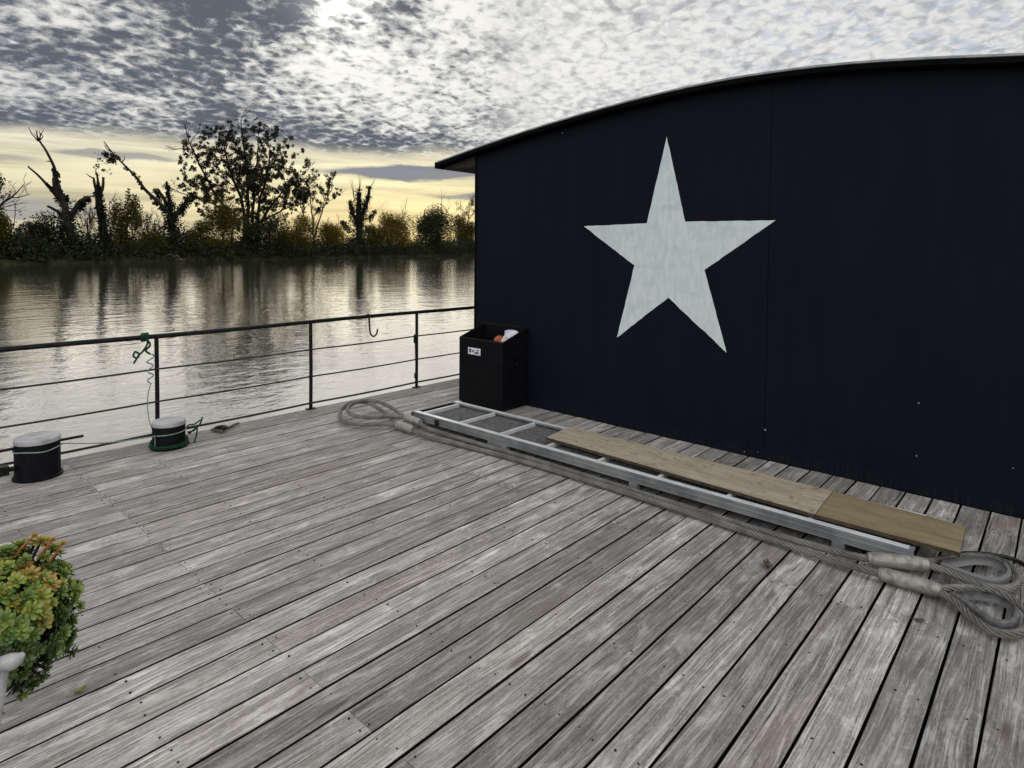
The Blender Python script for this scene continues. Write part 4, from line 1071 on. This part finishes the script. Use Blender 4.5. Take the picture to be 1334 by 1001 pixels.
# ------------------------------------------------------------------ potted succulent on a stand
PC = Vector((.267, 1.898, .640))
SX, SY = .252, 1.895
stand = thing('plant_stand', 'pale metal plant stand with a curved bracket at the left edge', 'plant stand', (SX, SY, 0))
for lp in ([(.008, -.200, .640), (.004, -.196, .60), (.000, -.190, .56), (-.008, -.183, .50), (-.034, -.13, .22), (-.05, -.11, .012)], [(-.06, .05, .50), (-.08, .07, .40), (-.14, .09, .20), (-.20, .10, .012)], [(.01, .08, .50), (-.01, .11, .40), (-.05, .16, .20), (-.09, .20, .012)]):
    mb = MB(); mb.tube(spline(lp, .03), .0078, 10); mb.build('leg', M['stand'], stand, smooth=50)
mb = MB(); mb.tube([(.085 * math.cos(a * math.pi / 20), .085 * math.sin(a * math.pi / 20), .493) for a in range(40)], .007, 8, closed=True); mb.build('ring', M['stand'], stand, smooth=50)
mb = MB(); P = spline([(.000, -.192, .642), (.007, -.205, .646), (.016, -.222, .652), (.024, -.238, .662), (.028, -.246, .672)], .004); n = len(P)
mb.tube(P, [.0165 * math.sin(math.pi * (.28 + .62 * i / (n - 1))) + .001 for i in range(n)], 14); mb.build('bracket', M['stand'], stand, smooth=60)
pot = thing('potted_succulent', 'mounded green and orange succulent plant in a pot at the left edge', 'plant', (SX, SY, .50))
mb = MB(); mb.lathe([(.070, 0), (.080, .01), (.098, .11), (.104, .113), (.104, .125), (.094, .125), (.09, .10)], 28); mb.build('pot', M['terracotta'], pot, smooth=40)
mm, t, b = mat('succulent_leaf'); M['succ'] = mm
a = t.attr('leaf'); r_, g_, b_ = t.sep(a.outputs['Color'])
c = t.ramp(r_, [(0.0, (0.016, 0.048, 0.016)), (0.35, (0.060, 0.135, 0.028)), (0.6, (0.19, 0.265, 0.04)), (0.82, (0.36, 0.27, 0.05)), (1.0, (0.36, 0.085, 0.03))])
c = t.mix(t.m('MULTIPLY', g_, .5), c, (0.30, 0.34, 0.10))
t.put(b.inputs['Base Color'], c); b.inputs['Roughness'].default_value = .42; b.inputs['Specular IOR Level'].default_value = .4
b.inputs['Subsurface Weight'].default_value = 0.0
mb = MB(); stems = MB(); cloc = PC - Vector((SX, SY, .50))
def rosette(c, nrm, R_, hue):
    nrm = nrm.normalized(); a_ = nrm.orthogonal().normalized(); b_ = nrm.cross(a_)
    rings = ((5, .50, 68), (6, .82, 42), (7, 1.0, 16), (6, .95, -12))
    for (cnt, ln, el) in rings:
        o_ = rnd.random() * 6
        for i in range(cnt):
            th_ = o_ + 2 * math.pi * i / cnt; e = R(el + rnd.uniform(-10, 10))
            rad = a_ * math.cos(th_) + b_ * math.sin(th_); dr = rad * math.cos(e) + nrm * math.sin(e)
            tn = (-a_ * math.sin(th_) + b_ * math.cos(th_)); nn_ = dr.cross(tn).normalized()
            Lf = R_ * ln * rnd.uniform(.85, 1.12); w = Lf * .27; tt = Lf * .085
            h = min(1, max(0, hue + rnd.uniform(-.1, .1))); mb.c = (h, rnd.random() if ln < .9 else rnd.random() * .4, 0, 1)
            p0 = c + dr * Lf * .06; prof_ = ((.05, .25), (.40, .75), (.72, 1.0), (.90, .72), (1.0, .12)); vs = []
            for (f_, w_) in prof_:
                q = p0 + dr * Lf * f_ + nrm * (Lf * .10 * f_ * f_)
                vs += [q + tn * w * w_, q + nn_ * tt * w_, q - tn * w * w_, q - nn_ * tt * w_]
            fs = []
            for s in range(4):
                for j in range(4): fs.append((s * 4 + j, s * 4 + (j + 1) % 4, s * 4 + 4 + (j + 1) % 4, s * 4 + 4 + j))
            fs.append((16, 17, 18, 19)); mb.add(vs, fs)
cnt = 0
while cnt < 680:
    q = Vector((rnd.gauss(0, 1), rnd.gauss(0, 1), rnd.gauss(0, 1))).normalized()
    if q.z < -.92: continue
    sc_ = rnd.uniform(.80, 1.03) if cnt > 220 else rnd.uniform(.55, .84)
    lump = 1 + .10 * math.sin(q.x * 6 + 1) * math.sin(q.z * 5) + .06 * math.sin(q.y * 9)
    c = cloc + Vector((q.x * .168, q.y * .168, q.z * .180)) * sc_ * lump
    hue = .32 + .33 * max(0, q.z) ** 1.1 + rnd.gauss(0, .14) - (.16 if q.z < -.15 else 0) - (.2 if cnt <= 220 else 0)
    if rnd.random() < .10: hue += .25
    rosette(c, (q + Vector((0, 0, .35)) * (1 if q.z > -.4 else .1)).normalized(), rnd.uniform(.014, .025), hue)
    stems.tube([Vector((0, 0, .10)) + Vector((q.x * .05, q.y * .05, 0)), (cloc + c) * .5 + Vector((0, 0, -.02)), c], [.005, .004, .0035], 5)
    cnt += 1
for (dx, dz, ln) in ((.105, .115, .045), (.085, .135, .04), (.05, .165, .03)):   # red flower stalks
    a = cloc + Vector((dx, -dx * .25, dz)); e_ = a + Vector((.03, -.01, ln)); mb.c = (.98, 0, 0, 1); mb.tube([a, a.lerp(e_, .5), e_], [.0028, .0022, .002], 5)
    rosette(e_, Vector((.2, 0, 1)), .010, .90)
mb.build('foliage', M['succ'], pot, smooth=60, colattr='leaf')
stems.build('stems', M['bark'], pot)
